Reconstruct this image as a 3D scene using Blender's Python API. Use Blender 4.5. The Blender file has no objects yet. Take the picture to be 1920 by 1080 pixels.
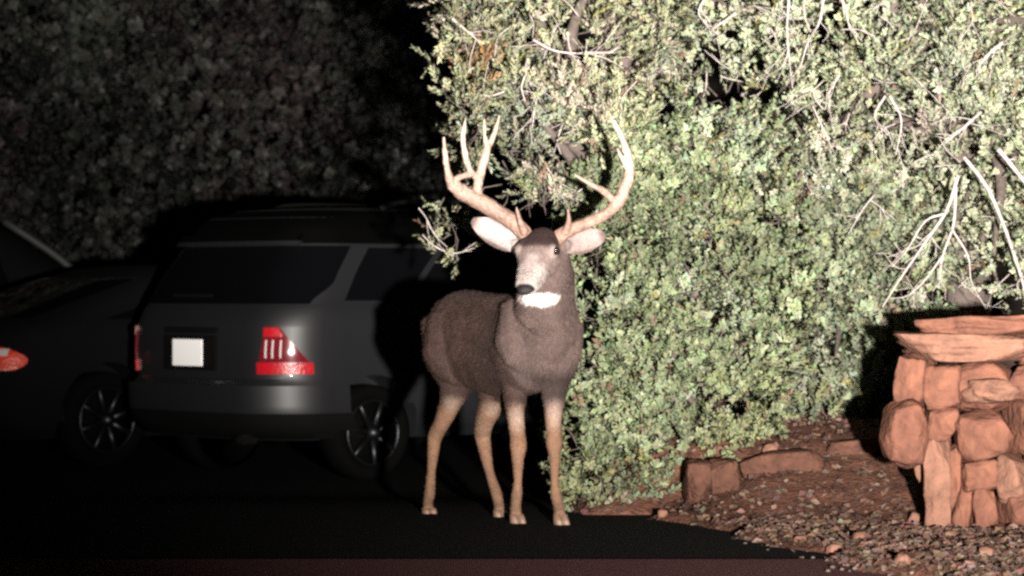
import bpy, bmesh, math, random
import numpy as np
from mathutils import Vector, Matrix, noise as mnoise

rng = np.random.default_rng(7)
random.seed(7)
SC = bpy.context.scene
COL = SC.collection

# ------------------------------------------------------------------ camera, night sky, headlamp
FPX = 6030.0                      # focal length in photo pixels (1920 wide)
CAMZ = 1.1
cam_d = bpy.data.cameras.new('camera')
cam = bpy.data.objects.new('camera', cam_d); COL.objects.link(cam)
cam.location = (0, 0, CAMZ); cam.rotation_euler = (math.radians(90), 0, 0)
cam_d.sensor_width = 36; cam_d.lens = FPX / 1920 * 36
cam_d.clip_start = 0.1; cam_d.clip_end = 1500
SC.camera = cam
cam_d.dof.use_dof = True; cam_d.dof.focus_distance = 14.8; cam_d.dof.aperture_fstop = 2.9

world = bpy.data.worlds.new('World'); SC.world = world; world.use_nodes = True
wn = world.node_tree
for n in list(wn.nodes): wn.nodes.remove(n)
sky = wn.nodes.new('ShaderNodeTexSky'); sky.sky_type = 'NISHITA'; sky.sun_disc = False
sky.sun_elevation = math.radians(12); sky.sun_rotation = math.radians(200)
bg = wn.nodes.new('ShaderNodeBackground'); bg.inputs['Strength'].default_value = 0.0006
wo = wn.nodes.new('ShaderNodeOutputWorld')
wn.links.new(sky.outputs[0], bg.inputs['Color']); wn.links.new(bg.outputs[0], wo.inputs['Surface'])

# the headlamp of the car the picture is taken from: right of the camera and a little lower
LAMP = Vector((1.12, 0.0, 0.82))
sp_d = bpy.data.lights.new('headlamp', 'SPOT')
sp_d.energy = 92000; sp_d.color = (1.0, 0.93, 0.86); sp_d.shadow_soft_size = 0.09
sp_d.spot_size = math.radians(50); sp_d.spot_blend = 1.0
sp = bpy.data.objects.new('headlamp', sp_d); COL.objects.link(sp)
sp.location = LAMP
AIM = LAMP + Vector((math.tan(math.radians(5.3)), 1, math.tan(math.radians(14))))
sp.rotation_euler = (AIM - LAMP).to_track_quat('-Z', 'Y').to_euler()

SC.view_settings.view_transform = 'Standard'; SC.view_settings.look = 'None'
SC.view_settings.exposure = 0; SC.view_settings.gamma = 1
SC.view_settings.use_curve_mapping = False
SC.render.engine = 'CYCLES'
SC.cycles.filter_width = 2.6
SC.cycles.max_bounces = 6; SC.cycles.diffuse_bounces = 4; SC.cycles.transmission_bounces = 3; SC.cycles.glossy_bounces = 3
SC.cycles.use_denoising = False
SC.cycles.sample_clamp_indirect = 2.0

def P(px, py, d):
    """photo pixel + distance -> point in metres"""
    return Vector(((px - 960) / FPX * d, d, CAMZ - (py - 540) / FPX * d))

# ------------------------------------------------------------------ helpers
def tag(o, label=None, cat=None, group=None, kind=None):
    if label: o['label'] = label
    if cat: o['category'] = cat
    if group: o['group'] = group
    if kind: o['kind'] = kind
    return o

def empty(name, loc, rz=0):
    o = bpy.data.objects.new(name, None); COL.objects.link(o)
    o.location = loc; o.rotation_euler = (0, 0, rz); o.empty_display_size = 0.1
    return o

def link(name, me, mat=None, parent=None, smooth=False):
    o = bpy.data.objects.new(name, me); COL.objects.link(o)
    if mat and not me.materials: me.materials.append(mat)
    if parent is not None: o.parent = parent
    if smooth: me.polygons.foreach_set('use_smooth', np.ones(len(me.polygons), bool))
    return o

def mesh_np(name, V, F, colors=None, normals=None):
    """V (n,3), F (m,k) arrays -> mesh, colours per vertex in attribute 'col'"""
    V = np.asarray(V, np.float32); F = np.asarray(F, np.int32)
    me = bpy.data.meshes.new(name)
    k = F.shape[1]
    me.vertices.add(len(V)); me.vertices.foreach_set('co', V.ravel())
    me.loops.add(F.size); me.loops.foreach_set('vertex_index', F.ravel())
    me.polygons.add(len(F))
    me.polygons.foreach_set('loop_start', np.arange(0, F.size, k, dtype=np.int32))
    me.polygons.foreach_set('loop_total', np.full(len(F), k, np.int32))
    if colors is not None:
        a = me.attributes.new('col', 'FLOAT_COLOR', 'POINT')
        c = np.ones((len(V), 4), np.float32); c[:, :3] = colors
        a.data.foreach_set('color', c.ravel())
    if normals is not None:
        a = me.attributes.new('nrm', 'FLOAT_VECTOR', 'POINT'); a.data.foreach_set('vector', np.asarray(normals, np.float32).ravel())
    me.update(calc_edges=True)
    me.validate()
    return me

def fnoise(Pts, scale, seed=0.0):
    """cheap smooth noise in about -1..1 for an (n,3) array"""
    p = np.asarray(Pts) * scale + seed * 7.31
    x, y, z = p[:, 0], p[:, 1], p[:, 2]
    return (np.sin(x * 1.7 + 1.3 * np.sin(y * 1.1 + seed) + .5) + np.sin(y * 1.9 + 1.2 * np.sin(z * 1.3 + 1.7)) +
            np.sin(z * 1.6 + 1.4 * np.sin(x * .9 + 2.1 + seed)) + .6 * np.sin((x + y) * 3.1 + z * 2.3) + .5 * np.sin((y - z) * 3.7 - x * 2.9)) / 3.2

def ss(t):
    t = np.clip(t, 0, 1); return t * t * (3 - 2 * t)

# ------------------------------------------------------------------ materials
def mat(name, color, rough=.6, metal=0., spec=.5, attr=False, nscale=0, namt=.3, bump=0, bscale=40, coat=0, color2=None):
    m = bpy.data.materials.new(name); m.use_nodes = True
    nt = m.node_tree; b = nt.nodes['Principled BSDF']
    b.inputs['Roughness'].default_value = rough; b.inputs['Metallic'].default_value = metal
    b.inputs['Specular IOR Level'].default_value = spec
    b.inputs['Coat Weight'].default_value = coat
    b.inputs['Coat Roughness'].default_value = .06
    b.inputs['Base Color'].default_value = (*color, 1)
    src = None
    tc = nt.nodes.new('ShaderNodeTexCoord')
    if attr:
        at = nt.nodes.new('ShaderNodeAttribute'); at.attribute_name = 'col'; src = at.outputs['Color']
    if nscale:
        nz = nt.nodes.new('ShaderNodeTexNoise'); nz.inputs['Scale'].default_value = nscale; nz.inputs['Detail'].default_value = 6
        nz.inputs['Roughness'].default_value = .65
        nt.links.new(tc.outputs['Object'], nz.inputs['Vector'])
        mx = nt.nodes.new('ShaderNodeMix'); mx.data_type = 'RGBA'
        rmp = nt.nodes.new('ShaderNodeMapRange'); rmp.inputs[1].default_value = .3; rmp.inputs[2].default_value = .7
        nt.links.new(nz.outputs[0], rmp.inputs[0]); nt.links.new(rmp.outputs[0], mx.inputs[0])
        if src is not None:
            mul = nt.nodes.new('ShaderNodeMix'); mul.data_type = 'RGBA'; mul.blend_type = 'MULTIPLY'; mul.inputs[0].default_value = 1
            mx.inputs[6].default_value = (1 - namt,) * 3 + (1,); mx.inputs[7].default_value = (1 + namt,) * 3 + (1,)
            nt.links.new(src, mul.inputs[6]); nt.links.new(mx.outputs[2], mul.inputs[7]); src = mul.outputs[2]
        else:
            c2 = color2 or tuple(c * (1 - namt) for c in color)
            c1 = color if color2 else tuple(c * (1 + namt) for c in color)
            mx.inputs[6].default_value = (*c2, 1); mx.inputs[7].default_value = (*c1, 1); src = mx.outputs[2]
    if src is not None: nt.links.new(src, b.inputs['Base Color'])
    if bump:
        nb = nt.nodes.new('ShaderNodeTexNoise'); nb.inputs['Scale'].default_value = bscale; nb.inputs['Detail'].default_value = 8
        nt.links.new(tc.outputs['Object'], nb.inputs['Vector'])
        bp = nt.nodes.new('ShaderNodeBump'); bp.inputs['Strength'].default_value = bump; bp.inputs['Distance'].default_value = .02
        nt.links.new(nb.outputs[0], bp.inputs['Height']); nt.links.new(bp.outputs[0], b.inputs['Normal'])
    return m

M = {
    'leaf': mat('leaf', (.08, .1, .05), .55, spec=.25, attr=True),
    'bark': mat('bark', (.06, .045, .038), .9, nscale=30, bump=.6),
    'deadwood': mat('dead_wood', (.27, .235, .22), .9, nscale=25, namt=.3, bump=.3, bscale=60),
    'asphalt': mat('asphalt', (.012, .0115, .0115), .95, spec=.03, nscale=60, bump=.3, bscale=120),
    'road': mat('road_surface', (.115, .055, .056), .95, spec=.03, nscale=70, namt=.35, bump=.9, bscale=90),
    'earth': mat('earth', (.095, .042, .028), .95, spec=.1, nscale=14, namt=.45, bump=.9, bscale=45),
    'soil': mat('gap_shade_soil', (.012, .008, .007), .95, spec=.1, nscale=14, bump=.5),
    'litter': mat('leaf_litter', (.2, .14, .1), .8, spec=.2, attr=True),
    'stone': mat('sandstone', (.148, .064, .041), .95, spec=.05, nscale=6, namt=.3, bump=1., bscale=22, color2=(.060, .028, .021)),
    'edging': mat('edging_sandstone', (.085, .040, .027), .95, spec=.05, nscale=16, namt=.4, bump=1., bscale=40, color2=(.042, .021, .016)),
    'stonepale': mat('pale_sandstone', (.165, .083, .057), .95, spec=.05, nscale=10, bump=1., bscale=24, color2=(.09, .047, .034)),
    'hill': mat('hill_soil', (.03, .025, .02), .95, spec=.1, nscale=1.2, namt=.5),
    'coat': mat('deer_coat', (.1, .07, .06), .85, spec=.15, attr=True, nscale=70, namt=.28, bump=.35, bscale=110),
    'fur': mat('deer_fur', (.1, .07, .06), .8, spec=.2, attr=True),
    'antler': mat('antler', (.50, .33, .22), .6, spec=.35, attr=True, nscale=45, namt=.3, bump=.5, bscale=70),
    'eye': mat('deer_eye', (.012, .008, .006), .08, spec=.6),
    'nose': mat('deer_nose', (.010, .009, .010), .6, spec=.25, bump=.3, bscale=200),
    'hoof': mat('hoof', (.16, .10, .07), .6, nscale=40),
    'roofshade': mat('roof_shade_black', (.0008, .0008, .0008), .7, spec=.03),  # near black paints the shade of grazing light on the roof
    'suvpaint': mat('grey_car_paint', (.0062, .0065, .0075), .5, metal=.0, coat=.35, nscale=400, namt=.12),
    'carpaint2': mat('dark_car_paint', (.0032, .0032, .0036), .9, metal=.0, spec=.06, coat=.0, nscale=400, namt=.12),
    'glass': mat('dark_car_glass', (.002, .002, .0025), .04, spec=.5),
    'rubber': mat('rubber', (.002, .002, .002), .95, spec=.02),
    'plastic': mat('black_plastic', (.003, .003, .003), .7, spec=.06),
    'alloy': mat('alloy_rim', (.022, .022, .024), .4, metal=.9),
    'redlens': mat('red_lens', (.30, .004, .010), .3, spec=.4, coat=.2, bump=.2, bscale=45),
    'redorange': mat('orange_red_lens', (.55, .035, .010), .3, spec=.4, coat=.2, bump=.2, bscale=45),
    'darklens': mat('dark_red_lens', (.10, .006, .01), .12, spec=.7, coat=.5),
    'clearlens': mat('clear_lens', (.5, .45, .45), .15, spec=.7, coat=.5),
    'plate': mat('reflective_plate', (.92, .92, .92), .5, spec=.5),
    'pillarglint': mat('pillar_glint_grey', (.02, .02, .02), .6, spec=.3),
    'chrome': mat('chrome', (.7, .7, .72), .15, metal=1.0),
}

def leafify(m, nmix=.55, trans=.3):
    """leaves: bend the normal towards the spray's outward direction and let some light through"""
    nt = m.node_tree; b = nt.nodes['Principled BSDF']; out = nt.nodes['Material Output']
    at = nt.nodes.new('ShaderNodeAttribute'); at.attribute_name = 'nrm'
    ge = nt.nodes.new('ShaderNodeNewGeometry')
    mx = nt.nodes.new('ShaderNodeMix'); mx.data_type = 'VECTOR'; mx.inputs[0].default_value = nmix
    nm = nt.nodes.new('ShaderNodeVectorMath'); nm.operation = 'NORMALIZE'
    nt.links.new(ge.outputs['Normal'], mx.inputs[4]); nt.links.new(at.outputs['Vector'], mx.inputs[5])
    nt.links.new(mx.outputs[1], nm.inputs[0]); nt.links.new(nm.outputs[0], b.inputs['Normal'])
    tr = nt.nodes.new('ShaderNodeBsdfTranslucent'); ms = nt.nodes.new('ShaderNodeMixShader'); ms.inputs[0].default_value = trans
    nt.links.new(b.inputs['Base Color'].links[0].from_socket, tr.inputs['Color'])
    nt.links.new(b.outputs[0], ms.inputs[1]); nt.links.new(tr.outputs[0], ms.inputs[2]); nt.links.new(ms.outputs[0], out.inputs['Surface'])
leafify(M['leaf'])

# ------------------------------------------------------------------ ground, driveway, road, bank, hill
def G(y): return -.1 * ss((np.asarray(y, float) - 15.9) / 3.2)

def bank_m(x, y):
    b = (x - .66) * .97 + (np.minimum(y, 15.5) - 15.45) * .243 + .05 * np.sin(y * 5.1) + .03 * np.sin(y * 13 + x * 7)
    return np.maximum(b, np.minimum(x - .28 + .05 * np.sin(y * 6), (y - 15.5)))

def T(x, y):
    x = np.asarray(x, float); y = np.asarray(y, float)
    m = bank_m(x, y)
    z = G(y) * (1 - ss(m / 1.0)) + (-.07 + .10 * ss((m + .06) / .14))
    z = z + ss(m / .6) * (.375 * ss((y - 14.55) / 2.1) + .35 * ss((y - 16.6) / 3.)) + .03 * ss((x - 1.3) / 1.) * ss((14.5 - y) / 2)
    p = np.stack([x, y, np.zeros_like(x)], -1).reshape(-1, 3)
    z = z + (ss(m / .3).ravel() * (.014 * fnoise(p, 5., 1.) + .008 * fnoise(p, 14., 2.))).reshape(x.shape)
    return z

def grid(x0, x1, nx, y0, y1, ny, zf):
    X, Y = np.meshgrid(np.linspace(x0, x1, nx), np.linspace(y0, y1, ny))
    Z = zf(X, Y)
    V = np.stack([X, Y, Z], -1).reshape(-1, 3)
    i = np.arange(nx * ny).reshape(ny, nx)
    F = np.stack([i[:-1, :-1], i[:-1, 1:], i[1:, 1:], i[1:, :-1]], -1).reshape(-1, 4)
    return V, F

tag(link('ground', mesh_np('ground', *grid(-400, 400, 9, -200, 600, 9, lambda x, y: x * 0 - .2)), M['hill']), kind='structure')
tag(link('driveway', mesh_np('driveway', *grid(-20, 12, 33, 13.06, 36, 80, lambda x, y: G(y) + .004)), M['asphalt']), kind='structure')
tag(link('road', mesh_np('road', *grid(-60, 60, 61, -25, 13.06, 80,
    lambda x, y: .004 * np.sin(x * 3) * np.sin(y * 5) + .0)), M['road']), kind='structure')
tag(link('earth_bank', mesh_np('earth_bank', *grid(.1, 8, 160, 10.5, 26, 300, T)), M['earth'], smooth=True), kind='structure')
def hillz(x, y): return -.25 + 11 * ss((y - 25.5) / 26.) + .5 * np.sin(x * .4 + y * .3) * ss((y - 26) / 6)
tag(link('hillside', mesh_np('hillside', *grid(-60, 60, 60, 25, 110, 60, hillz)), M['hill'], smooth=True), kind='structure')

# ------------------------------------------------------------------ foliage
def rand_rot(n, axis_dirs, spin=True):
    """rotation matrices (n,3,3) whose local +Z is axis_dirs"""
    z = axis_dirs / np.linalg.norm(axis_dirs, axis=1, keepdims=True)
    a = rng.normal(size=(n, 3)); x = np.cross(a, z); x /= np.linalg.norm(x, axis=1, keepdims=True)
    y = np.cross(z, x)
    return np.stack([x, y, z], -1)

def leaf_sprig(nleaf, L, W, spread, length, fold=.25, droop=.3, seed=0):
    """template: folded diamond leaves round a short stalk along +Z; returns verts (4n,3) and tris"""
    r = np.random.default_rng(seed)
    V = []; F = []
    for i in range(nleaf):
        t = (i + .3) / nleaf
        ang = i * 2.4 + r.uniform(-.3, .3)
        tilt = spread * (1.05 - .55 * t) + r.uniform(-.2, .2)
        d = np.array([math.sin(tilt) * math.cos(ang), math.sin(tilt) * math.sin(ang), math.cos(tilt)])
        side = np.cross(d, [0, 0, 1.]); side /= (np.linalg.norm(side) + 1e-6)
        nrm = np.cross(side, d)
        roll = r.uniform(-.6, .6)
        s2 = side * math.cos(roll) + nrm * math.sin(roll); n2 = nrm * math.cos(roll) - side * math.sin(roll)
        base = np.array([0, 0, t * length]) + d * .004
        l = L * r.uniform(.7, 1.2); w = W * r.uniform(.75, 1.2)
        k = len(V)
        V += [base, base + d * l * .5 + s2 * w * .5 + n2 * w * fold, base + d * l - n2 * l * droop * .3, base + d * l * .5 - s2 * w * .5 + n2 * w * fold]
        F += [[k, k + 1, k + 2], [k, k + 2, k + 3]]
    return np.array(V), np.array(F)

def scatter(templates, pos, dirs, scale, cols, colvar=.15):
    """place a random template at every pos; colours (n,3)"""
    n = len(pos); pick = rng.integers(0, len(templates), n)
    Vs, Fs, Cs, Ns = [], [], [], []; off = 0; un = dirs / np.linalg.norm(dirs, axis=1, keepdims=True)
    for ti, (tv, tf) in enumerate(templates):
        idx = np.where(pick == ti)[0]
        if not len(idx): continue
        R = rand_rot(len(idx), dirs[idx])
        V = np.einsum('nij,vj->nvi', R, tv) * scale[idx][:, None, None] + pos[idx][:, None, :]
        k = len(tv)
        F = tf[None] + (np.arange(len(idx)) * k)[:, None, None] + off
        nl = k // 4
        c = np.repeat(cols[idx][:, None, :], nl, 1) * (1 + colvar * rng.normal(size=(len(idx), nl, 1))) * (1 + .08 * rng.normal(size=(len(idx), nl, 3)))
        c = np.repeat(np.clip(c, .004, .6), 4, 1)
        Vs.append(V.reshape(-1, 3)); Fs.append(F.reshape(-1, 3)); Cs.append(c.reshape(-1, 3)); Ns.append(np.repeat(un[idx], k, 0)); off += len(idx) * k
    scatter.normals = np.concatenate(Ns)
    return np.concatenate(Vs), np.concatenate(Fs), np.concatenate(Cs)

BROAD = [leaf_sprig(12, .030, .024, 1.0, .085, seed=s) for s in range(5)]
SCALE = [leaf_sprig(20, .026, .012, .75, .10, fold=.1, droop=0, seed=10 + s) for s in range(5)]
FAR = [leaf_sprig(12, .05, .036, 1.2, .11, seed=20 + s) for s in range(4)]

def poly_sample(poly, n):
    poly = np.array(poly, float); lo, hi = poly.min(0), poly.max(0); out = []
    x, y = poly[:, 0], poly[:, 1]; xj, yj = np.roll(x, 1), np.roll(y, 1)
    while len(out) < n:
        p = rng.uniform(lo, hi)
        c = ((y > p[1]) != (yj > p[1])) & (p[0] < (xj - x) * (p[1] - y) / (yj - y + 1e-9) + x)
        if c.sum() % 2: out.append(p)
    return np.array(out)

def lobes(poly, n, d0, d1, r0, r1, dfun=None, mind=0.6):
    """lobe centres + radii: even-ish cover of a pixel polygon with random depth"""
    pts = poly_sample(poly, n * 14); keep = []
    pxr = (poly_area(poly) / n) ** .5
    for p in pts:
        if all((p[0] - q[0]) ** 2 + (p[1] - q[1]) ** 2 > (pxr * mind) ** 2 for q in keep): keep.append(p)
        if len(keep) >= n: break
    C, Rr = [], []
    for p in keep:
        d = rng.uniform(d0, d1) + (dfun(p[0], p[1]) if dfun else 0)
        C.append(P(p[0], p[1], d)); Rr.append(rng.uniform(r0, r1))
    return np.array([list(c) for c in C]), np.array(Rr)

def poly_area(poly):
    p = np.array(poly, float); q = np.roll(p, -1, 0)
    return abs((p[:, 0] * q[:, 1] - q[:, 0] * p[:, 1]).sum()) / 2

def lobe_points(C, R, per, upbias=.2, squash=.85):
    """sprigs over the lobes' surfaces"""
    Ps, Ds, Li = [], [], []
    for i, (c, r) in enumerate(zip(C, R)):
        n = int(per * (r / .2) ** 2)
        u = rng.normal(size=(n, 3)); u /= np.linalg.norm(u, axis=1, keepdims=True)
        u = u[u[:, 1] < .45]                      # the far side of each lobe is buried in the crown
        rr = r * (1 + .22 * fnoise(u + c, 4.5 , i % 5) + rng.normal(0, .06, len(u)))
        q = c + u * rr[:, None] * np.array([1, 1, squash])
        d = u + rng.normal(0, .35, u.shape); d[:, 2] += upbias
        Ps.append(q); Ds.append(d); Li.append(np.full(len(u), i))
    return np.concatenate(Ps), np.concatenate(Ds), np.concatenate(Li)

def tube(pts, radii, n=6, jitter=0.):
    """closed tapered tube through pts -> V, F(quads)"""
    pts = np.array([list(p) for p in pts], float); k = len(pts)
    tang = np.gradient(pts, axis=0); tang /= np.linalg.norm(tang, axis=1, keepdims=True) + 1e-9
    ref = np.array([.31, .22, .92]) if abs(tang[0][2]) < .8 else np.array([1., .1, .05])
    V = []
    for i in range(k):
        a = np.cross(tang[i], ref); a /= np.linalg.norm(a); b = np.cross(tang[i], a)
        for j in range(n):
            th = 2 * math.pi * j / n
            V.append(pts[i] + (a * math.cos(th) + b * math.sin(th)) * radii[i] * (1 + jitter * rng.uniform(-1, 1)))
    F = [[i * n + j, i * n + (j + 1) % n, (i + 1) * n + (j + 1) % n, (i + 1) * n + j] for i in range(k - 1) for j in range(n)]
    V += [pts[0] - tang[0] * radii[0] * .3, pts[-1] + tang[-1] * radii[-1]]
    a0, a1 = k * n, k * n + 1
    F += [[(j + 1) % n, j, a0, a0] for j in range(n)] + [[(k - 1) * n + j, (k - 1) * n + (j + 1) % n, a1, a1] for j in range(n)]
    return np.array(V), F

def catmull(pts, m=6):
    p = np.array([list(q) for q in pts], float); p = np.vstack([2 * p[0] - p[1], p, 2 * p[-1] - p[-2]]); out = []
    for i in range(1, len(p) - 2):
        for t in np.linspace(0, 1, m, endpoint=False):
            out.append(.5 * (2 * p[i] + (p[i + 1] - p[i - 1]) * t + (2 * p[i - 1] - 5 * p[i] + 4 * p[i + 1] - p[i + 2]) * t * t + (3 * p[i] - p[i - 1] - 3 * p[i + 1] + p[i + 2]) * t ** 3))
    out.append(p[-2]); return np.array(out)

class MB:
    def __init__(s): s.V = []; s.F = []; s.n = 0
    def add(s, V, F):
        s.V.append(np.asarray(V)); s.F += [[i + s.n for i in dict.fromkeys(f)] for f in F]; s.n += len(V); return s
    def tube(s, pts, radii, n=6, jitter=0., m=0):
        if m:
            k0 = len(pts); pts = catmull(pts, m); radii = np.interp(np.linspace(0, 1, len(pts)), np.linspace(0, 1, k0 if len(radii) == k0 else len(radii)), radii)
        return s.add(*tube(pts, radii, n, jitter))
    def mesh(s, name):
        me = bpy.data.meshes.new(name); me.from_pydata(np.concatenate(s.V).tolist(), [], s.F); me.update(); return me
    def build(s, name, m, parent=None, smooth=True): return link(name, s.mesh(name), m, parent, smooth)

def limb_path(a, b, sag=.12):
    a = np.array(list(a)); b = np.array(list(b)); mid = (a * .45 + b * .55) + rng.normal(0, .08, 3) * np.linalg.norm(b - a)
    mid[2] += sag * np.linalg.norm(b - a) * .4
    return [a, mid, b]

HOLLOWS = [(1062, 300, 36, 34, 0), (1375, 190, 60, 26, 0), (1110, 545, 16, 60, 0), (1480, 430, 40, 14, 0), (1345, 760, 60, 16, 0), (1010, 405, 50, 26, 0), (1078, 75, 22, 38, 0),
           (1535, 85, 22, 30, 0), (1325, 115, 24, 20, 0), (1545, 65, 14, 40, 0), (935, 350, 26, 60, 0), (1140, 470, 16, 20, 0), (1490, 250, 14, 24, 0), (1260, 850, 26, 12, 0), (1690, 560, 30, 20, 0),
           (1080, 820, 12, 40, 0), (1420, 640, 22, 10, 0), (1590, 640, 30, 12, 0), (1210, 640, 12, 12, 0), (1340, 600, 12, 10, 0), (1520, 560, 24, 12, 0), (1800, 250, 34, 12, 0), (1790, 560, 40, 14, 0), (1245, 230, 20, 26, 0)]

def plant(name, label, cat, base, C, R, templates, per, colfun, size=(.8, 1.25), trunk_h=1.0, trunk_r=.08, group=None, nlimbs=9, up=.25, gap=.5):
    base = Vector(base); root = empty(name, base)
    tag(root, label, cat, group)
    off = np.array(list(base))
    pos, dirs, li = lobe_points(C, R, per, up)
    lobe_tone = rng.normal(0, 1.2, len(C))
    # hollows between the branches where no leaf grows
    keep = fnoise(pos, 5.5, 8.) < .62
    keep &= fnoise(pos * np.array([1, .35, 1]), 19., 4.) < gap
    for gx, gy, gw, gh, gd in HOLLOWS:
        dd = pos[:, 1]; qx = 960 + FPX * pos[:, 0] / dd; qy = 540 - FPX * (pos[:, 2] - CAMZ) / dd
        g = ((qx - gx) / (gw * 1.35)) ** 2 + ((qy - gy) / (gh * 1.35)) ** 2 + .55 * fnoise(pos, 16., 2.)
        keep &= g > 1
    pos, dirs, li = pos[keep], dirs[keep], li[keep]
    cols = colfun(pos, lobe_tone[li])
    V, F, Cc = scatter(templates, pos - off, dirs, rng.uniform(*size, len(pos)), cols)
    o = link('crown', mesh_np('crown', V, F, Cc, scatter.normals), M['leaf'], root); tag(o, kind='stuff')
    # trunk, limbs, fine twigs
    top = C.mean(0); top = np.array([top[0] * .6 + off[0] * .4, top[1] * .7 + off[1] * .3 + .15, off[2] + trunk_h])
    MB().tube([off - off, (top - off) * .5 + np.array([.05, .03, 0]), top - off], [trunk_r, trunk_r * .8, trunk_r * .55], 9, .12, 5).build('trunk', M['bark'], root)
    order = np.array([i for i in rng.permutation(len(C)) if R[i] > np.median(R)]); heads = order[:nlimbs]
    for h in heads:
        s0 = off + (top - off) * rng.uniform(.55, 1.)
        MB().tube(limb_path(s0 - off, C[h] - off), [trunk_r * .45, trunk_r * .28, .008], 6, .1, 5).build('limb', M['bark'], root)
    tw = MB()
    for i in rng.permutation(len(C))[:int(len(C) * .55)]:
        j = min(heads, key=lambda h: ((C[h] - C[i]) ** 2).sum())
        for _ in range(3):
            u = rng.normal(size=3); u /= np.linalg.norm(u); u[1] = -abs(u[1])
            a0 = C[i] + (C[j] - C[i]) * rng.uniform(0, .4) + rng.normal(0, .05, 3)
            e = C[i] + u * R[i] * rng.uniform(.7, 1.1)
            tw.tube([a0 - off, (a0 + e) / 2 - off + rng.normal(0, .03, 3), e - off], [.005, .0035, .0015], 4)
    tag(tw.build('twigs', M['bark'], root), kind='stuff')
    return root

def mixcols(pos, tone, base, palette, nscale=3., amp=.35, yellow=True):
    """base colour + patches of the palette [(rgb, threshold)] by noise"""
    c = np.tile(np.array(base), (len(pos), 1)) * (1 + amp * fnoise(pos, nscale, 3.)[:, None]) * (1 + .12 * tone[:, None])
    for k, (rgb, thr) in enumerate(palette):
        m = ss((fnoise(pos, nscale * 1.3, 5. + 3 * k) - thr) / .25)[:, None]
        c = c * (1 - m) + np.array(rgb) * m
    if not yellow: return c
    lum = c.mean(1, keepdims=True); c = (c * .86 + lum * .14) * 1.42
    r = rng.random(len(pos))
    c[r > .985] = np.array([.21, .20, .085])      # a few yellowed sprigs
    c[r < .015] = np.array([.19, .13, .09])        # a few dry ones
    return c

# juniper at the left end of the mass
jp = [(850, -120), (880, -230), (930, -300), (1010, -420), (1090, -350), (1180, -290), (1250, -200), (1230, 60), (1180, 260), (1120, 400), (1010, 420), (930, 330), (882, 210), (858, 100)]
C1, R1 = lobes(jp, 205, 15.9, 16.7, .065, .13)
tips = [(838, 60, .08), (830, 105, .07), (845, 170, .08), (862, 215, .08), (880, 268, .09), (900, 330, .09), (836, 10, .08), (838, -40, .10),
        (850, 440, .09), (840, 470, .06), (868, 455, .07), (832, 400, .055), (840, 370, .04), (905, 395, .08), (818, 440, .03)]
C1 = np.vstack([C1, [list(P(a, b, 16.0 + rng.uniform(-.1, .3))) for a, b, r in tips]]); R1 = np.append(R1, [r for a, b, r in tips])
orange_c = np.array(list(P(905, 125, 16.1)))
def jcol(pos, tone):
    c = mixcols(pos, tone, (.145, .15, .085), [((.13, .145, .10), .15), ((.20, .175, .13), .4)])
    d = np.linalg.norm((pos - orange_c)[:, [0, 2]] * np.array([1.5, .8]), axis=1)
    m = (.8 * ss((.17 - d + .04 * fnoise(pos, 30., 1.)) / .12))[:, None]; return c * (1 - m) + np.array([.20, .105, .045]) * m
juniper = plant('juniper_tree', 'tall yellow-green juniper behind the buck with a rusty orange patch near its top', 'tree', (.62, 16.75, 0), C1, R1, SCALE, 115, jcol, (.8, 1.3), 2.0, .11, None, 9, .6)

# dense grey-green shrub right behind the deer
s1 = [(1085, 330), (1200, 210), (1400, 190), (1480, 330), (1500, 520), (1470, 700), (1420, 800), (1300, 860), (1230, 935), (1080, 950), (1070, 700), (1075, 500)]
C2, R2 = lobes(s1, 240, 15.75, 16.45, .065, .125, lambda x, y: .35 * max(0, (600 - y) / 600) + .3 * max(0, (x - 1250) / 300))
low = [(1110, 935, .10), (1150, 945, .09), (1190, 950, .07), (1085, 905, .08), (1220, 925, .08), (1075, 860, .06), (960, 395, .13), (1010, 380, .14), (1060, 375, .12)]
C2 = np.vstack([C2, [list(P(a, b, 15.75 + (0.35 if b < 500 else 0))) for a, b, r in low]]); R2 = np.append(R2, [r for a, b, r in low])
def scol(pos, tone): return .86 * mixcols(pos, tone, (.128, .150, .078), [((.185, .212, .132), .25), ((.145, .16, .075), .45)])
shrub = plant('broadleaf_shrub', 'dense grey-green leafy shrub reaching the ground just right of the buck', 'shrub', (.85, 16.25, .12), C2, R2, BROAD, 165, scol, (.75, 1.25), 1.0, .07, 'evergreen shrubs and junipers lit by the headlamp', 9, .75, .56)

# second shrub above the bank, up to the stone wall
s2 = [(1440, 330), (1640, 360), (1760, 470), (1800, 560), (1730, 640), (1690, 720), (1640, 800), (1540, 815), (1420, 850), (1330, 870), (1400, 760), (1450, 560)]
C3, R3 = lobes(s2, 150, 16.75, 17.5, .07, .135)
def scol2(pos, tone): return .88 * mixcols(pos, tone, (.14, .16, .095), [((.195, .21, .14), .25), ((.16, .175, .08), .4), ((.15, .115, .095), .5)])
plant('broadleaf_shrub', 'loose grey-green shrub above the earth bank, left of the stone wall', 'shrub', (1.75, 17.3, .5), C3, R3, BROAD, 145, scol2, (.8, 1.3), .8, .06, 'evergreen shrubs and junipers lit by the headlamp', 9, .75, .56)

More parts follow.
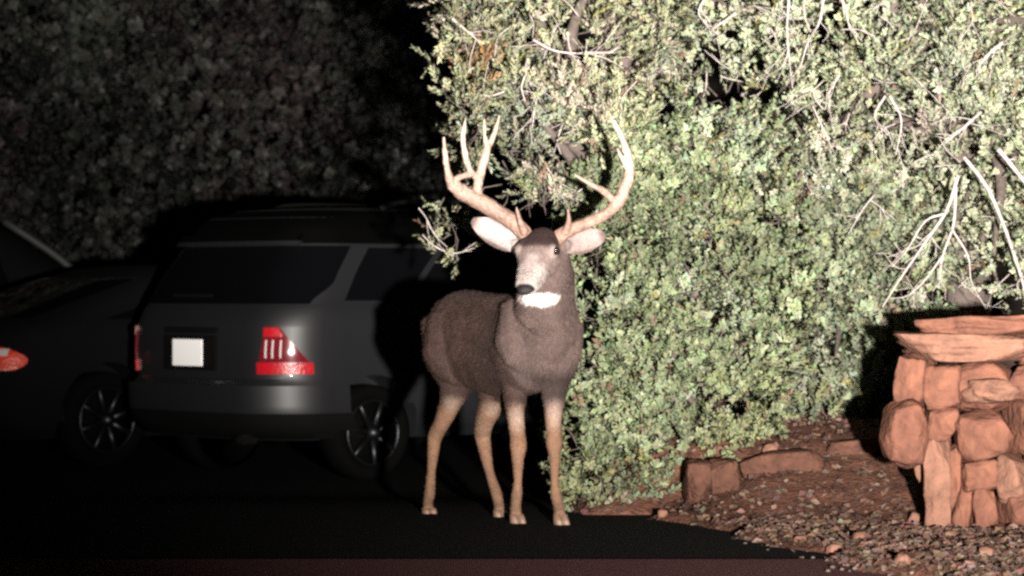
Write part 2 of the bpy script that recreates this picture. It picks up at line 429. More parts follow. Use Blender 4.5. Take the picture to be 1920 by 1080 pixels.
# pale juniper filling the top right, full of bare dead twigs
s3 = [(1200, -140), (1290, -300), (1400, -380), (1500, -520), (1620, -400), (1760, -480), (1880, -340), (2010, -300), (2080, -150), (2190, 20), (2150, 220), (2210, 380), (2090, 560), (1900, 560), (1800, 500), (1650, 400), (1430, 330), (1330, 230), (1210, 120)]
C4, R4 = lobes(s3, 370, 16.7, 17.6, .075, .145)
def jcol2(pos, tone): return .95 * mixcols(pos, tone, (.19, .205, .125), [((.24, .245, .175), .2), ((.165, .18, .12), .35), ((.23, .19, .15), .55)])
juniper2 = plant('juniper_tree', 'broad pale green juniper at top right full of bare whitish dead twigs', 'tree', (2.55, 17.9, .6), C4, R4, SCALE + BROAD[:3], 110, jcol2, (.85, 1.35), 2.3, .14, 'evergreen shrubs and junipers lit by the headlamp', 12, .6)
juniper['group'] = 'evergreen shrubs and junipers lit by the headlamp'

# dead bare branches, each grown by hand along what the photograph shows
def branch(parent, d, pts, r0, r1, side=5, depth_jit=.05, sub=.3):
    off = np.array(list(parent.location))
    r0, r1, side, sub = r0 * .62, r1 * .6, max(1, side), .2
    path = [np.array(list(P(x, y, d + rng.uniform(-depth_jit, depth_jit)))) - off for x, y in pts]
    b = MB(); n = len(path)
    b.tube(path, np.linspace(r0, r1, n), 7, .12, 5)
    fine = catmull(path, 5)
    for _ in range(side):
        i = rng.integers(len(fine) // 4, len(fine) - 1); t = fine[min(i + 1, len(fine) - 1)] - fine[i - 1]; t /= np.linalg.norm(t) + 1e-6
        u = t * .8 + rng.normal(0, .55, 3); u /= np.linalg.norm(u); L = sub * rng.uniform(.35, 1)
        m1 = fine[i] + u * L * .5 + rng.normal(0, .02, 3); e = m1 + (u + rng.normal(0, .35, 3)) * L * .5
        b.tube([fine[i], m1, e], [r1 * .9, r1 * .7, .0016], 5, .1, 3)
        if rng.random() < .6:
            e2 = m1 + (u + rng.normal(0, .6, 3)) * L * .4; b.tube([m1, e2], [r1 * .6, .0014], 4)
    return b.build('dead_branch', M['deadwood'], parent)

DB = [  # (owner, distance, pixel path, radii, side twigs)
    (juniper2, 16.35, [(1797, 330), (1775, 395), (1745, 440), (1690, 520), (1655, 575)], .016, .005, 5),
    (juniper2, 16.35, [(1792, 350), (1788, 420), (1768, 480), (1760, 540)], .014, .004, 6),
    (juniper2, 16.35, [(1775, 400), (1735, 415), (1700, 470), (1672, 500)], .010, .003, 4),
    (juniper2, 16.35, [(1768, 480), (1730, 530), (1700, 555), (1670, 560)], .009, .003, 4),
    (juniper2, 16.35, [(1785, 430), (1815, 480), (1822, 530), (1850, 580)], .009, .003, 4),
    (juniper2, 16.3, [(1808, 295), (1850, 350), (1885, 430), (1915, 520), (1925, 560)], .017, .010, 3),
    (juniper2, 16.3, [(1872, 280), (1905, 320), (1960, 390)], .018, .013, 2),
    (juniper2, 16.5, [(1480, -10), (1476, 50), (1480, 110), (1486, 165)], .010, .004, 4),
    (juniper2, 16.5, [(1545, -10), (1537, 40), (1515, 80), (1500, 130)], .012, .004, 5),
    (juniper2, 16.5, [(1510, -10), (1508, 25), (1520, 60)], .008, .003, 3),
    (juniper2, 16.5, [(1575, -15), (1585, 20), (1594, 55)], .013, .006, 3),
    (juniper2, 16.5, [(1545, 150), (1525, 175), (1545, 205), (1550, 190)], .006, .003, 6),
    (juniper2, 16.5, [(1575, 140), (1560, 165), (1545, 195)], .007, .003, 5),
    (juniper2, 16.5, [(1660, 180), (1640, 215), (1650, 235)], .011, .004, 6),
    (juniper2, 16.5, [(1668, 180), (1690, 225), (1680, 290)], .011, .004, 6),
    (juniper2, 16.5, [(1840, 210), (1800, 245), (1770, 270)], .012, .005, 5),
    (juniper2, 16.5, [(1880, 80), (1850, 105), (1835, 125)], .012, .005, 4),
    (juniper2, 16.5, [(1640, 365), (1620, 390), (1590, 440)], .009, .003, 3),
    (juniper2, 16.5, [(1380, 25), (1350, 45), (1330, 60)], .010, .004, 3),
    (juniper2, 16.6, [(1325, -10), (1310, 25), (1330, 50)], .010, .004, 3),
    (juniper, 15.85, [(848, 35), (880, 62), (900, 80)], .010, .004, 4),
    (juniper, 15.85, [(1000, 75), (1040, 95), (1090, 100), (1150, 98)], .009, .005, 6),
    (juniper, 15.85, [(1064, 60), (1068, 90), (1080, 115)], .008, .004, 3),
    (juniper, 15.85, [(1008, 175), (1002, 210), (998, 240)], .008, .004, 2),
    (juniper, 15.85, [(985, 140), (978, 165), (985, 190)], .009, .004, 3),
    (juniper, 15.85, [(945, 172), (920, 180), (900, 178)], .008, .004, 1),
    (juniper, 15.85, [(1010, 290), (1030, 320), (1045, 340)], .006, .003, 2),
    (juniper, 15.85, [(990, 110), (985, 130), (995, 160)], .008, .003, 4),
    (juniper, 15.95, [(785, 390), (800, 410), (815, 440), (840, 465)], .005, .0035, 3),
    (juniper, 15.95, [(792, 440), (815, 462), (850, 475), (890, 465)], .005, .004, 4),
]
for own, d, pts, r0, r1, sd in DB: branch(own, d, pts, r0, r1, sd)
# many thin bare twigs between the leaves of the two junipers
for own, poly, d, n in ((juniper, jp, 15.95, 40), (juniper2, s3, 16.65, 170)):
    off = np.array(list(own.location)); b = MB()
    for px, py in poly_sample(poly, n):
        a = np.array(list(P(px, py, d + rng.uniform(-.15, .3)))) - off
        u = np.array([rng.normal(0, .6), -.25 + rng.normal(0, .3), -.5 + rng.normal(0, .7)]); u /= np.linalg.norm(u)
        L = rng.uniform(.06, .22); m1 = a + u * L * .5 + rng.normal(0, .02, 3); e = m1 + (u + rng.normal(0, .35, 3)) * L * .5
        r = rng.uniform(.0018, .0038)
        b.tube([a, m1, e], [r, r * .8, .0015], 5, .1, 3)
        for _ in range(rng.integers(1, 4)):
            e2 = m1 + (u + rng.normal(0, .6, 3)) * L * .4; b.tube([m1, e2], [r * .6, .0014], 4)
    tag(b.build('dead_twigs', M['deadwood'], own), kind='stuff')

# dim brush on the hillside behind the cars
hp = [(-700, -150), (900, -150), (1000, 300), (760, 640), (-700, 620)]
C5, R5 = lobes(hp, 420, 27.0, 29.5, .24, .5, lambda x, y: 2.2 * max(0, (300 - y) / 400))
pos, dirs, li = lobe_points(C5, R5, 15)
ton = rng.normal(0, 1, len(C5))[li]
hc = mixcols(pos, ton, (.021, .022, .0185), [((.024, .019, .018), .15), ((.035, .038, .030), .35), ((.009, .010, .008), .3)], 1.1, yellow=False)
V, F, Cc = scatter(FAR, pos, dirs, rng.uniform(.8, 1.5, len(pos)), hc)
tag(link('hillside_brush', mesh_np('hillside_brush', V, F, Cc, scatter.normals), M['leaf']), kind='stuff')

# ------------------------------------------------------------------ stones
def stone_mesh(name, size, seed, e=.55, amp=.10, n=11):
    bm = bmesh.new(); bmesh.ops.create_cube(bm, size=2.0); bmesh.ops.subdivide_edges(bm, edges=bm.edges[:], cuts=n, use_grid_fill=True)
    Vs = np.array([v.co[:] for v in bm.verts])
    r = np.linalg.norm(Vs, axis=1, keepdims=True); sph = Vs / r
    V = Vs * e + sph * (1 - e) * 1.25
    V = V / np.abs(V).max(0)
    rr = np.random.default_rng(seed)
    V = V * (1 + amp * fnoise(V, 1.5, seed * 1.7)[:, None] + amp * .45 * fnoise(V, 4.2, seed + .7)[:, None])
    st = np.sin(V[:, 2] * rr.uniform(5, 9) + 2 * fnoise(V, 1.2, seed + .3) + seed); V[:, :2] *= (1 + .032 * np.sign(st) * np.abs(st) ** .4)[:, None]   # weathered layers
    # chipped facets
    for _ in range(12):
        nrm = rr.normal(size=3); nrm /= np.linalg.norm(nrm); dd = V @ nrm; lim = dd.max() * rr.uniform(.75, .95)
        V -= np.clip(dd - lim, 0, None)[:, None] * nrm * .9
    sh = rr.uniform(-.14, .14, 3); V[:, 0] += V[:, 2] * sh[0]; V[:, 2] += V[:, 0] * sh[1] * .6
    V *= np.array(size) / 2
    for v, c in zip(bm.verts, V): v.co = c
    me = bpy.data.meshes.new(name); bm.to_mesh(me); bm.free(); return me

WD = 14.35
wall = empty('stone_wall', P(1860, 1000, WD))
tag(wall, 'rough wall of stacked reddish sandstone with flat capstones at the right edge', 'stone wall')
wo_ = Vector(wall.location)
stones = [  # px x0,y0,x1,y1, depth offset, thickness, squareness
    (1752, 602, 1960, 640, .04, .50, .8, 'capstone'), (1712, 626, 1945, 676, -.02, .52, .8, 'capstone'),
    (1694, 668, 1752, 772, .02, .34, .7, 'stone'), (1657, 758, 1748, 872, -.08, .36, .35, 'stone'),
    (1750, 690, 1812, 770, -.02, .32, .7, 'stone'), (1802, 684, 1905, 772, .0, .34, .65, 'stone'),
    (1818, 712, 1904, 758, -.10, .26, .45, 'stone'), (1903, 680, 1985, 752, -.02, .34, .6, 'stone'),
    (1744, 764, 1796, 826, -.03, .30, .5, 'stone'), (1800, 770, 1908, 872, -.06, .38, .4, 'stone'),
    (1907, 755, 1990, 858, -.04, .36, .5, 'stone'), (1742, 822, 1793, 990, -.02, .30, .75, 'stone'),
    (1785, 842, 1812, 950, .02, .26, .7, 'stone'), (1806, 868, 1872, 924, -.05, .32, .6, 'stone'),
    (1797, 920, 1834, 1012, -.02, .30, .7, 'stone'), (1833, 922, 1878, 1010, -.03, .30, .7, 'stone'),
    (1876, 852, 1932, 948, -.06, .34, .5, 'stone'), (1888, 930, 1950, 1004, -.10, .34, .6, 'stone'),
    (1862, 990, 1930, 1062, -.22, .34, .4, 'stone'), (1925, 850, 2010, 940, -.05, .34, .5, 'stone'),
    (1945, 935, 2030, 1010, -.06, .34, .6, 'stone'), (1930, 1000, 2020, 1075, -.2, .34, .4, 'stone'),
    (1985, 690, 2090, 800, 0, .34, .6, 'stone'), (1990, 795, 2090, 900, 0, .34, .5, 'stone'), (2008, 895, 2100, 1000, 0, .34, .5, 'stone'),
    (1950, 610, 2150, 688, .0, .5, .8, 'capstone'), (1722, 770, 1750, 900, .16, .2, .7, 'stone'),
]
for i, (x0, y0, x1, y1, do, th, e, nm) in enumerate(stones):
    d = WD + do; c = P((x0 + x1) / 2, (y0 + y1) / 2, d)
    w = (x1 - x0) / FPX * d * 1.1; h = (y1 - y0) / FPX * d * 1.09
    o = link(nm, stone_mesh(nm, (w, th, h), i + 3, e, .13 if e > .6 else .15), M['stonepale'] if i % 5 == 1 or i == 6 else M['stone'], wall, True)
    o.location = Vector((c.x, d + th / 2, c.z)) - wo_
    o.rotation_euler = (rng.uniform(-.10, .10), rng.uniform(-.09, .09), rng.uniform(-.35, .35))
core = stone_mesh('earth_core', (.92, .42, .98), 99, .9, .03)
o = link('earth_core', core, M['soil'], wall, True); o.location = Vector((P(1780, 800, WD).x + .42, WD + .56, .42)) - wo_  # near-black soil paints deep shade into the gaps between stones

# low edging stones holding the bank
EG = 'edging stones along the foot of the bank'
for (x0, y0, x1, y1, d, th, lab, m_) in (
    (1284, 868, 1334, 942, 15.40, .20, 'short dark red edging block, first beside the shrub', 'stone'),
    (1334, 864, 1392, 936, 15.42, .20, 'squarish orange-brown edging block, second from the shrub', 'stone'),
    (1394, 850, 1545, 905, 15.60, .22, 'long low brown edging slab in the middle of the bank', 'stone'),
    (1546, 824, 1706, 872, 15.85, .22, 'long low brown edging slab ending behind the round boulder', 'stone')):
    c = P((x0 + x1) / 2, (y0 + y1) / 2, d)
    o = link('edging_stone', stone_mesh('edging_stone', ((x1 - x0) / FPX * d * 1.03, th, (y1 - y0) / FPX * d * 1.1), int(x0), .8, .10), M['edging'], None, True)
    o.location = (c.x, d + th / 2, c.z); o.rotation_euler = (0, -.10 if x0 > 1390 else 0.02, rng.uniform(-.1, .1))
    tag(o, lab, 'edging stone', EG)

# loose stones big enough to tell apart
def on_bank(px, py):
    """where the sight line through a pixel meets the bank"""
    for d in np.arange(11.5, 18, .01):
        q = P(px, py, d)
        if q.z <= float(T(np.array([q.x]), np.array([q.y]))[0]): return q
    return P(px, py, 14)
for k, (px, py, w, h, lab) in enumerate((
    (1690, 1052, 36, 26, 'yellowish loose stone at the bottom edge of the leaf litter'),
    (1716, 974, 24, 22, 'tan loose stone lying in litter just left of the wall foot'),
    (1783, 1004, 26, 14, 'flat yellowish stone lying against the foot of the wall'),
    (1243, 963, 20, 14, 'small white stone at the left tip of the leaf litter'),
    (1443, 846, 26, 26, 'pale pinkish stone standing on top of the bank below the shrub'),
    (1565, 1030, 30, 18, 'beige stone at the edge of the litter near the road'),
    (1500, 1012, 26, 14, 'grey-pink stone half sunk at the front edge of the litter'),
    (1850, 1036, 34, 20, 'flat grey stone in front of the wall foot'),
    (1610, 1008, 26, 18, 'brown stone in the middle of the leaf litter'))):
    q = on_bank(px, py + h * .3); d = q.y
    o = link('loose_stone', stone_mesh('loose_stone', (w / FPX * d, w / FPX * d * .8, h / FPX * d * 1.2), 40 + k, .4, .12, 4), M['stonepale'], None, True)
    o.location = (q.x, q.y, q.z + h / FPX * d * .3); o.rotation_euler = (0, 0, rng.uniform(0, 3))
    tag(o, lab, 'stone', 'loose stones on the bank')

# leaf litter and gravel: nobody could count it
def litter(n, region, size, pal, name, flat=.35):
    x = rng.uniform(region[0], region[1], n); y = rng.uniform(region[2], region[3], n)
    m = bank_m(x, y) + rng.normal(0, .05, n)
    k = (m > -.06) & (rng.random(n) < np.clip(.28 + (14.9 - y) / .9, .28, 1)); x, y = x[k], y[k]; n = len(x)
    pos = np.stack([x, y, T(x, y) + rng.uniform(.002, .012, n)], -1)
    d = np.stack([rng.normal(0, flat, n), rng.normal(0, flat, n) - .25, np.ones(n)], -1)
    tv = np.array([[-.5, 0, 0], [0, .35, .12], [.5, 0, .02], [0, -.35, .1]]); tf = np.array([[0, 1, 2], [0, 2, 3]])
    c = .36 * np.array(pal)[rng.integers(0, len(pal), n)] * rng.uniform(.6, 1.3, (n, 1))
    V, F, C = scatter([(tv, tf)], pos, d, rng.uniform(size[0], size[1], n), c, .1)
    tag(link(name, mesh_np(name, V, F, C), M['litter']), kind='stuff')
litter(30000, (.3, 2.9, 11.6, 17.2), (.020, .055), [(.22, .115, .08), (.26, .145, .10), (.15, .08, .058), (.30, .18, .13), (.34, .24, .19), (.18, .10, .085)], 'leaf_litter')

def pebbles(n, region, size, name):
    ico = bmesh.new(); bmesh.ops.create_icosphere(ico, subdivisions=1, radius=.5)
    tv = np.array([v.co[:] for v in ico.verts]) * np.array([1, .8, .55]); tf = np.array([[v.index for v in f.verts] for f in ico.faces]); ico.free()
    x = rng.uniform(region[0], region[1], n); y = rng.uniform(region[2], region[3], n)
    keep = (bank_m(x, y) + rng.normal(0, .10, n) > 0) & (rng.random(n) < np.clip((14.2 - y) / 1.4, .06, 1)); x, y = x[keep], y[keep]; n = len(x)
    z = np.maximum(T(x, y), G(y)) + .004
    s = rng.uniform(size[0], size[1], n) * rng.uniform(.5, 1, n); a = rng.uniform(0, 6.28, n)
    R = np.zeros((n, 3, 3)); R[:, 0, 0] = np.cos(a); R[:, 0, 1] = -np.sin(a); R[:, 1, 0] = np.sin(a); R[:, 1, 1] = np.cos(a); R[:, 2, 2] = 1
    V = np.einsum('nij,nvj->nvi', R, tv[None] * (1 + rng.normal(0, .12, (n, len(tv), 1)))) * s[:, None, None] + np.stack([x, y, z], -1)[:, None]
    F = tf[None] + (np.arange(n) * len(tv))[:, None, None]
    c = .33 * np.array([(.30, .21, .17), (.38, .28, .23), (.22, .15, .13), (.42, .33, .27), (.26, .2, .2)])[rng.integers(0, 5, n)] * rng.uniform(.6, 1.1, (n, 1))
    tag(link(name, mesh_np(name, V.reshape(-1, 3), F.reshape(-1, 3), np.repeat(c, len(tv), 0)), M['litter']), kind='stuff')
pebbles(1700, (.6, 2.9, 11.6, 15.2), (.010, .030), 'gravel')

# ------------------------------------------------------------------ the deer
def loft(sections, n=20, power=2.2):
    """sections: (centre, right vec, up vec, half width, half up, half down) -> closed mesh"""
    V = []; F = []
    for c, r, u, w, hu, hd in sections:
        c, r, u = np.array(list(c)), np.array(list(r)), np.array(list(u))
        for j in range(n):
            th = 2 * math.pi * j / n; a, b = math.cos(th), math.sin(th)
            a = math.copysign(abs(a) ** (2 / power), a); b = math.copysign(abs(b) ** (2 / power), b)
            V.append(c + r * w * a + u * (hu if b > 0 else hd) * b)
    k = len(sections)
    for i in range(k - 1):
        for j in range(n): F.append([i * n + j, i * n + (j + 1) % n, (i + 1) * n + (j + 1) % n, (i + 1) * n + j])
    F.append(list(range(n))[::-1]); F.append([(k - 1) * n + j for j in range(n)])
    return np.array(V), F

def remeshed(mb, voxel, smooth_it, fac=.5, name='body'):
    me = mb.mesh(name + '_tmp'); bm = bmesh.new(); bm.from_mesh(me); bmesh.ops.recalc_face_normals(bm, faces=bm.faces[:]); bm.to_mesh(me); bm.free()
    o = bpy.data.objects.new('tmp', me); COL.objects.link(o)
    m = o.modifiers.new('r', 'REMESH'); m.mode = 'VOXEL'; m.voxel_size = voxel
    s = o.modifiers.new('s', 'SMOOTH'); s.factor = fac; s.iterations = smooth_it
    dg = bpy.context.evaluated_depsgraph_get(); out = bpy.data.meshes.new_from_object(o.evaluated_get(dg)); out.name = name
    bpy.data.objects.remove(o); bpy.data.meshes.remove(me)
    return out

def verts(me):
    a = np.empty(len(me.vertices) * 3, np.float32); me.vertices.foreach_get('co', a); return a.reshape(-1, 3)

RUMP = np.array([-.232, 15.70]); CHEST = np.array([.155, 14.95])
AX = CHEST - RUMP; ALEN = np.linalg.norm(AX); AX /= ALEN
af = Vector((AX[0], AX[1], 0)); ar = Vector((-AX[1], AX[0], 0)); ar = ar if ar.x > 0 else -ar   # ar: towards the viewer's right
uz = Vector((0, 0, 1))
def axis(s, z): return Vector((RUMP[0] + AX[0] * s, RUMP[1] + AX[1] * s, z))
deer = MB()
L = ALEN
trunk = [(-.20, .93, .03, .05, .05), (-.165, .91, .10, .12, .12), (-.10, .885, .15, .175, .19), (0, .86, .178, .225, .225), (.18, .845, .17, .225, .235), (.40, .83, .172, .232, .245),
         (.58, .825, .160, .236, .235), (.78, .84, .178, .245, .215), (L, .86, .150, .23, .20), (L + .09, .885, .118, .19, .16), (L + .15, .91, .07, .11, .09), (L + .17, .92, .03, .05, .04)]
deer.add(*loft([(axis(s, z), ar, uz, w, hu, hd) for s, z, w, hu, hd in trunk], 28))
# head frame
P0 = P(1021, 436, 14.66); P1 = P(984, 546, 14.43)
hf = (P1 - P0); HL = hf.length; hf.normalize()
hr = hf.cross(uz); hr = (hr if hr.x > 0 else -hr).normalized()
hu = hr.cross(hf); hu = (hu if hu.z > 0 else -hu).normalized()
def H(t, a=0, b=0): return P0 + hf * t * HL + hr * a + hu * b
headsec = [(-.02, .030, .03, .03), (.05, .066, .045, .06), (.16, .084, .056, .085), (.30, .098, .060, .115), (.42, .096, .050, .120), (.55, .076, .042, .105), (.68, .062, .042, .076),
           (.80, .055, .040, .052), (.90, .050, .035, .043), (.97, .040, .026, .032), (1.0, .022, .014, .018)]
deer.add(*loft([(H(t), hr, hu, w, a, b) for t, w, a, b in headsec], 20))
for sgn in (-1, 1):   # brow ridges and cheeks
    deer.tube([H(.22, sgn * .058, .040), H(.36, sgn * .082, .034), H(.44, sgn * .072, .022)], [.016, .022, .012], 8, 0, 3)
    deer.tube([H(.30, sgn * .06, -.05), H(.52, sgn * .042, -.062)], [.042, .03], 10, 0, 3)
# neck
nk = [(axis(L - .06, .86), .155, .20), (axis(L + .03, .98) , .150, .19), (P(1022, 566, 14.83), .132, .16), (P(1026, 520, 14.75), .122, .135), (P(1026, 478, 14.71), .098, .10), (P(1024, 450, 14.69), .07, .07)]
ns = []
for i, (c, w, h) in enumerate(nk):
    t = (nk[min(i + 1, len(nk) - 1)][0] - nk[max(i - 1, 0)][0]).normalized(); r = (Vector((.955, -.295, 0)) if i > 1 else ar); u = t.cross(r).normalized()
    ns.append((c, r, u, w, h, h))
deer.add(*loft(ns, 22))
# legs: (pixel x, pixel y, distance, radius)
LEGS = {
    'front_a': [(985, 610, 15.02, .105), (968, 665, 15.05, .095), (966, 720, 15.10, .062), (966, 770, 15.08, .042), (970, 812, 15.04, .036), (972, 838, 15.02, .040), (971, 862, 15.03, .028), (971, 900, 15.05, .0190), (969, 928, 15.05, .026), (967, 948, 15.02, .024), (968, 966, 14.99, .028)],
    'front_b': [(1052, 610, 14.93, .105), (1050, 665, 14.95, .095), (1042, 715, 15.0, .066), (1038, 765, 14.98, .044), (1038, 805, 14.95, .035), (1039, 832, 14.93, .0395), (1040, 856, 14.94, .027), (1040, 900, 14.96, .0190), (1043, 930, 14.96, .027), (1048, 950, 14.93, .025), (1050, 966, 14.90, .028)],
    'hind_a': [(838, 600, 15.78, .12), (843, 660, 15.73, .125), (855, 715, 15.66, .085), (846, 752, 15.68, .055), (830, 790, 15.74, .040), (816, 818, 15.79, .036), (813, 842, 15.78, .030), (809, 885, 15.74, .0205), (806, 922, 15.70, .026), (803, 942, 15.67, .024), (803, 956, 15.64, .027)],
    'hind_b': [(905, 610, 15.62, .12), (912, 670, 15.55, .12), (928, 725, 15.45, .088), (920, 762, 15.47, .058), (909, 792, 15.54, .044), (905, 815, 15.60, .040), (909, 842, 15.58, .032), (918, 885, 15.53, .0215), (930, 922, 15.48, .027), (935, 944, 15.45, .025), (937, 958, 15.42, .028)],
}
hoof_pts = []
for k, pts in LEGS.items():
    c = [P(x, y, d) for x, y, d, r in pts]; rr = [r for *_, r in pts]
    deer.tube(c, rr, 14, 0, 5)
    hoof_pts.append((c[-2], c[-1]))
# shoulder blade, haunch, tail
deer.tube([axis(L - .12, 1.02) + ar * -.10, axis(L - .05, .86) + ar * -.125, axis(L - .03, .76) + ar * -.11], [.06, .098, .07], 12, 0, 4)
deer.tube([axis(.02, .97) + ar * -.085, axis(.04, .80) + ar * -.10, axis(.10, .70) + ar * -.09], [.10, .13, .09], 12, 0, 4)
deer.tube([axis(-.12, .96), axis(-.15, .91), axis(-.16, .84), axis(-.15, .79)], [.022, .022, .016, .008], 8, 0, 3)
deer.tube([axis(.30, .59), axis(.42, .575)], [.03, .02], 8)
# ears: cupped leaf shapes
def ear(base, tip, wid, face):
    base, tip, face = Vector(base), Vector(tip), Vector(face); ax = (tip - base); Ln = ax.length; ax.normalize()
    side = ax.cross(face).normalized(); nrm = side.cross(ax).normalized()
    if nrm.dot(face) < 0: nrm = -nrm
    V = []; F = []; nu, nv = 15, 11
    for layer in (1, -1):
        for i in range(nu):
            t = i / (nu - 1); w = wid * (max(0.02, math.sin(math.pi * (.13 + .845 * t))) ** .6) * (.95 if t > .2 else .55 + 2 * t)
            for j in range(nv):
                s = j / (nv - 1) * 2 - 1
                cup = (s * s) * w * .42 - .02 * math.sin(math.pi * t)
                p = base + ax * Ln * t + side * w * s + nrm * (cup + layer * .0085 * (1 - .4 * abs(s)))
                V.append(list(p))
    N = nu * nv; idx = lambda l, i, j: (0 if l == 1 else N) + i * nv + j
    for i in range(nu - 1):
        for j in range(nv - 1):
            F.append([idx(1, i, j), idx(1, i, j + 1), idx(1, i + 1, j + 1), idx(1, i + 1, j)])
            F.append([idx(-1, i, j), idx(-1, i + 1, j), idx(-1, i + 1, j + 1), idx(-1, i, j + 1)])
    for i in range(nu - 1):
        for j, fl in ((0, 0), (nv - 1, 1)):
            q = [idx(1, i, j), idx(1, i + 1, j), idx(-1, i + 1, j), idx(-1, i, j)]; F.append(q if fl == 0 else q[::-1])
    for j in range(nv - 1):
        for i, fl in ((0, 1), (nu - 1, 0)):
            q = [idx(1, i, j), idx(1, i, j + 1), idx(-1, i, j + 1), idx(-1, i, j)]; F.append(q if fl == 0 else q[::-1])
    deer.add(np.array(V), F)
    return base, tip, nrm
EARS = [ear(P(980, 464, 14.70), P(884, 413, 14.72), .068, (.12, -1, .18)), ear(P(1050, 462, 14.67), P(1136, 440, 14.74), .064, (.10, -1, .05))]
for b_, t_, n_ in EARS:
    deer.tube([b_ - (t_ - b_) * .28, b_ + (t_ - b_) * .14], [.036, .030], 10)
bme = remeshed(deer, .0065, 6, .5, 'deer_body')
V = verts(bme).astype(float)

# coat colours by region of the body (its own markings, plus shade painted on flank and chest)
def near(p, r, soft=.5):
    d = np.linalg.norm(V - np.array(list(p)), axis=1); return ss((r - d) / (r * soft))
def lerp(c, col, m): return c * (1 - m[:, None]) + np.array(col) * m[:, None]
z = V[:, 2]
sax = (V[:, :2] - RUMP) @ AX                                 # along the body
col = np.tile(np.array([.056, .031, .0245]), (len(V), 1))
col = lerp(col, (.122, .083, .074), ss((sax - .66) / .18))      # greyer shoulders, neck and chest, with lamp-side brightness painted in
col = lerp(col, (.055, .036, .033), ss((z - 1.02) / .06) * ss((.7 - sax) / .2))   # darker back
col = lerp(col, (.05, .034, .03), ss((.73 - z) / .06) * ss((z - .56) / .04) * ss((sax - .80) / .08))  # dark brisket
tan = (.27, .15, .092)
legm = ss((.585 - z) / .10)
col = lerp(col, (.038, .022, .019), ss((.10 - np.abs(sax - .585)) / .09) * ss((z - .56) / .1) * .9)  # shadow of the shoulder, painted as a dark seam on the flank
col = lerp(col, (.075, .043, .034), .8 * ss((.16 - np.abs(sax - .30)) / .14) * ss((z - .70) / .1) * ss((1.0 - z) / .06))   # paler ribs
col = lerp(col, tan, legm)
pale = (.40, .29, .235)
for key in LEGS:                                             # pale upper inner leg patches
    pts = LEGS[key]; q = P(*pts[3][:3]); q2 = P(*pts[2][:3])
    col = lerp(col, pale, (.6) * near(q + Vector((.008, -.05, -.01)), .075, .9))
    if key.startswith('front'): col = lerp(col, pale, .6 * near(q + Vector((.01, -.05, -.05)), .085, .9))
col = lerp(col, (.30, .20, .15), .5 * near(P(*LEGS['hind_b'][4][:3]), .12, .8))
col = lerp(col, (.28, .165, .108), .7 * ss((.20 - z) / .12))
# head
tt = ((V - np.array(list(P0))) @ np.array(list(hf))) / HL
bb = (V - np.array(list(P0))) @ np.array(list(hu)); aa = (V - np.array(list(P0))) @ np.array(list(hr))
ishead = ss((bb + .10) / .02) * ss((tt + .1) / .05) * ss((1.2 - tt) / .1) * ss((.135 - np.abs(aa)) / .02)
col = lerp(col, (.24, .175, .16), ishead * ss((tt - .30) / .1))
col = lerp(col, (.042, .024, .022), ishead * ss((.40 - tt) / .08) * ss((bb + .01) / .03))
col = lerp(col, (.62, .53, .50), ishead * ss((tt - .55) / .2) * ss((1.02 - tt) / .03))
col = lerp(col, (.46, .37, .35), ishead * .8 * ss((.05 - np.abs(aa)) / .04) * ss((tt - .44) / .08) * ss((bb) / .02))
for sgn in (-1, 1):
    col = lerp(col, (.36, .28, .26), .8 * near(H(.38, sgn * .085, .02), .045, .7))
    col = lerp(col, (.05, .03, .028), near(H(.36, sgn * .09, .018), .022, .6))
col = lerp(col, (.012, .010, .011), ishead * ss((tt - .93) / .03) * ss((bb + .016) / .01))
col = lerp(col, (.80, .74, .71), ss((1.05 - ((V[:, 0] - P(1012, 560, 14.65).x) / .102) ** 2 - ((V[:, 2] - 1.050 - 1.2 * (V[:, 0] - P(1012, 560, 14.65).x) ** 2) / .036) ** 2 + .25 * fnoise(V, 55., 2.)) / .55) * ss((14.83 - V[:, 1]) / .03) * ss((.0 - bb) / .03))
col = lerp(col, (.80, .74, .71), ishead * ss((tt - .72) / .08) * ss((-.014 - bb) / .012))
# ears
for b_, t_, n_ in EARS:
    ax = np.array(list(t_ - b_)); Ln = np.linalg.norm(ax); ax /= Ln
    rel = V - np.array(list(b_)); ta = rel @ ax; nn = rel @ np.array(list(n_)); rad = np.linalg.norm(rel - ta[:, None] * ax, axis=1)
    on = ss((ta + .01) / .02) * ss((.075 - rad) / .01) * (np.abs(ta) < Ln + .05)
    nrm = np.empty(len(bme.vertices) * 3, np.float32); bme.vertices.foreach_get('normal', nrm); nrm = nrm.reshape(-1, 3)
    front = ss((nrm @ np.array(list(n_)) - .30) / .35) * ss((.056 - rad) / .022) * ss((Ln - .01 - ta) / .04)
    col = lerp(col, (.17, .12, .105), on); col = lerp(col, (.58, .49, .46) if b_.x < .1 else (.36, .28, .26), on * front * ss((ta - .015) / .03))
col *= .47 * (1 + .13 * fnoise(V, 7., 2.) + .10 * fnoise(V, 22., 4.) + .07 * fnoise(V, 60., 2.))[:, None]
a = bme.attributes.new('col', 'FLOAT_COLOR', 'POINT'); cc = np.ones((len(V), 4), np.float32); cc[:, :3] = np.clip(col, .004, .9); a.data.foreach_set('color', cc.ravel())
root = empty('mule_deer', (float(RUMP[0] + AX[0] * .45), float(RUMP[1] + AX[1] * .45), 0))
tag(root, 'mule deer buck with large branched antlers standing on the dark driveway, head turned left', 'deer')
def put(o):                                               # world-space mesh under the deer's empty
    o.location = -root.location; return o
bme.materials.clear()
put(link('body', bme, M['coat'], root, True))
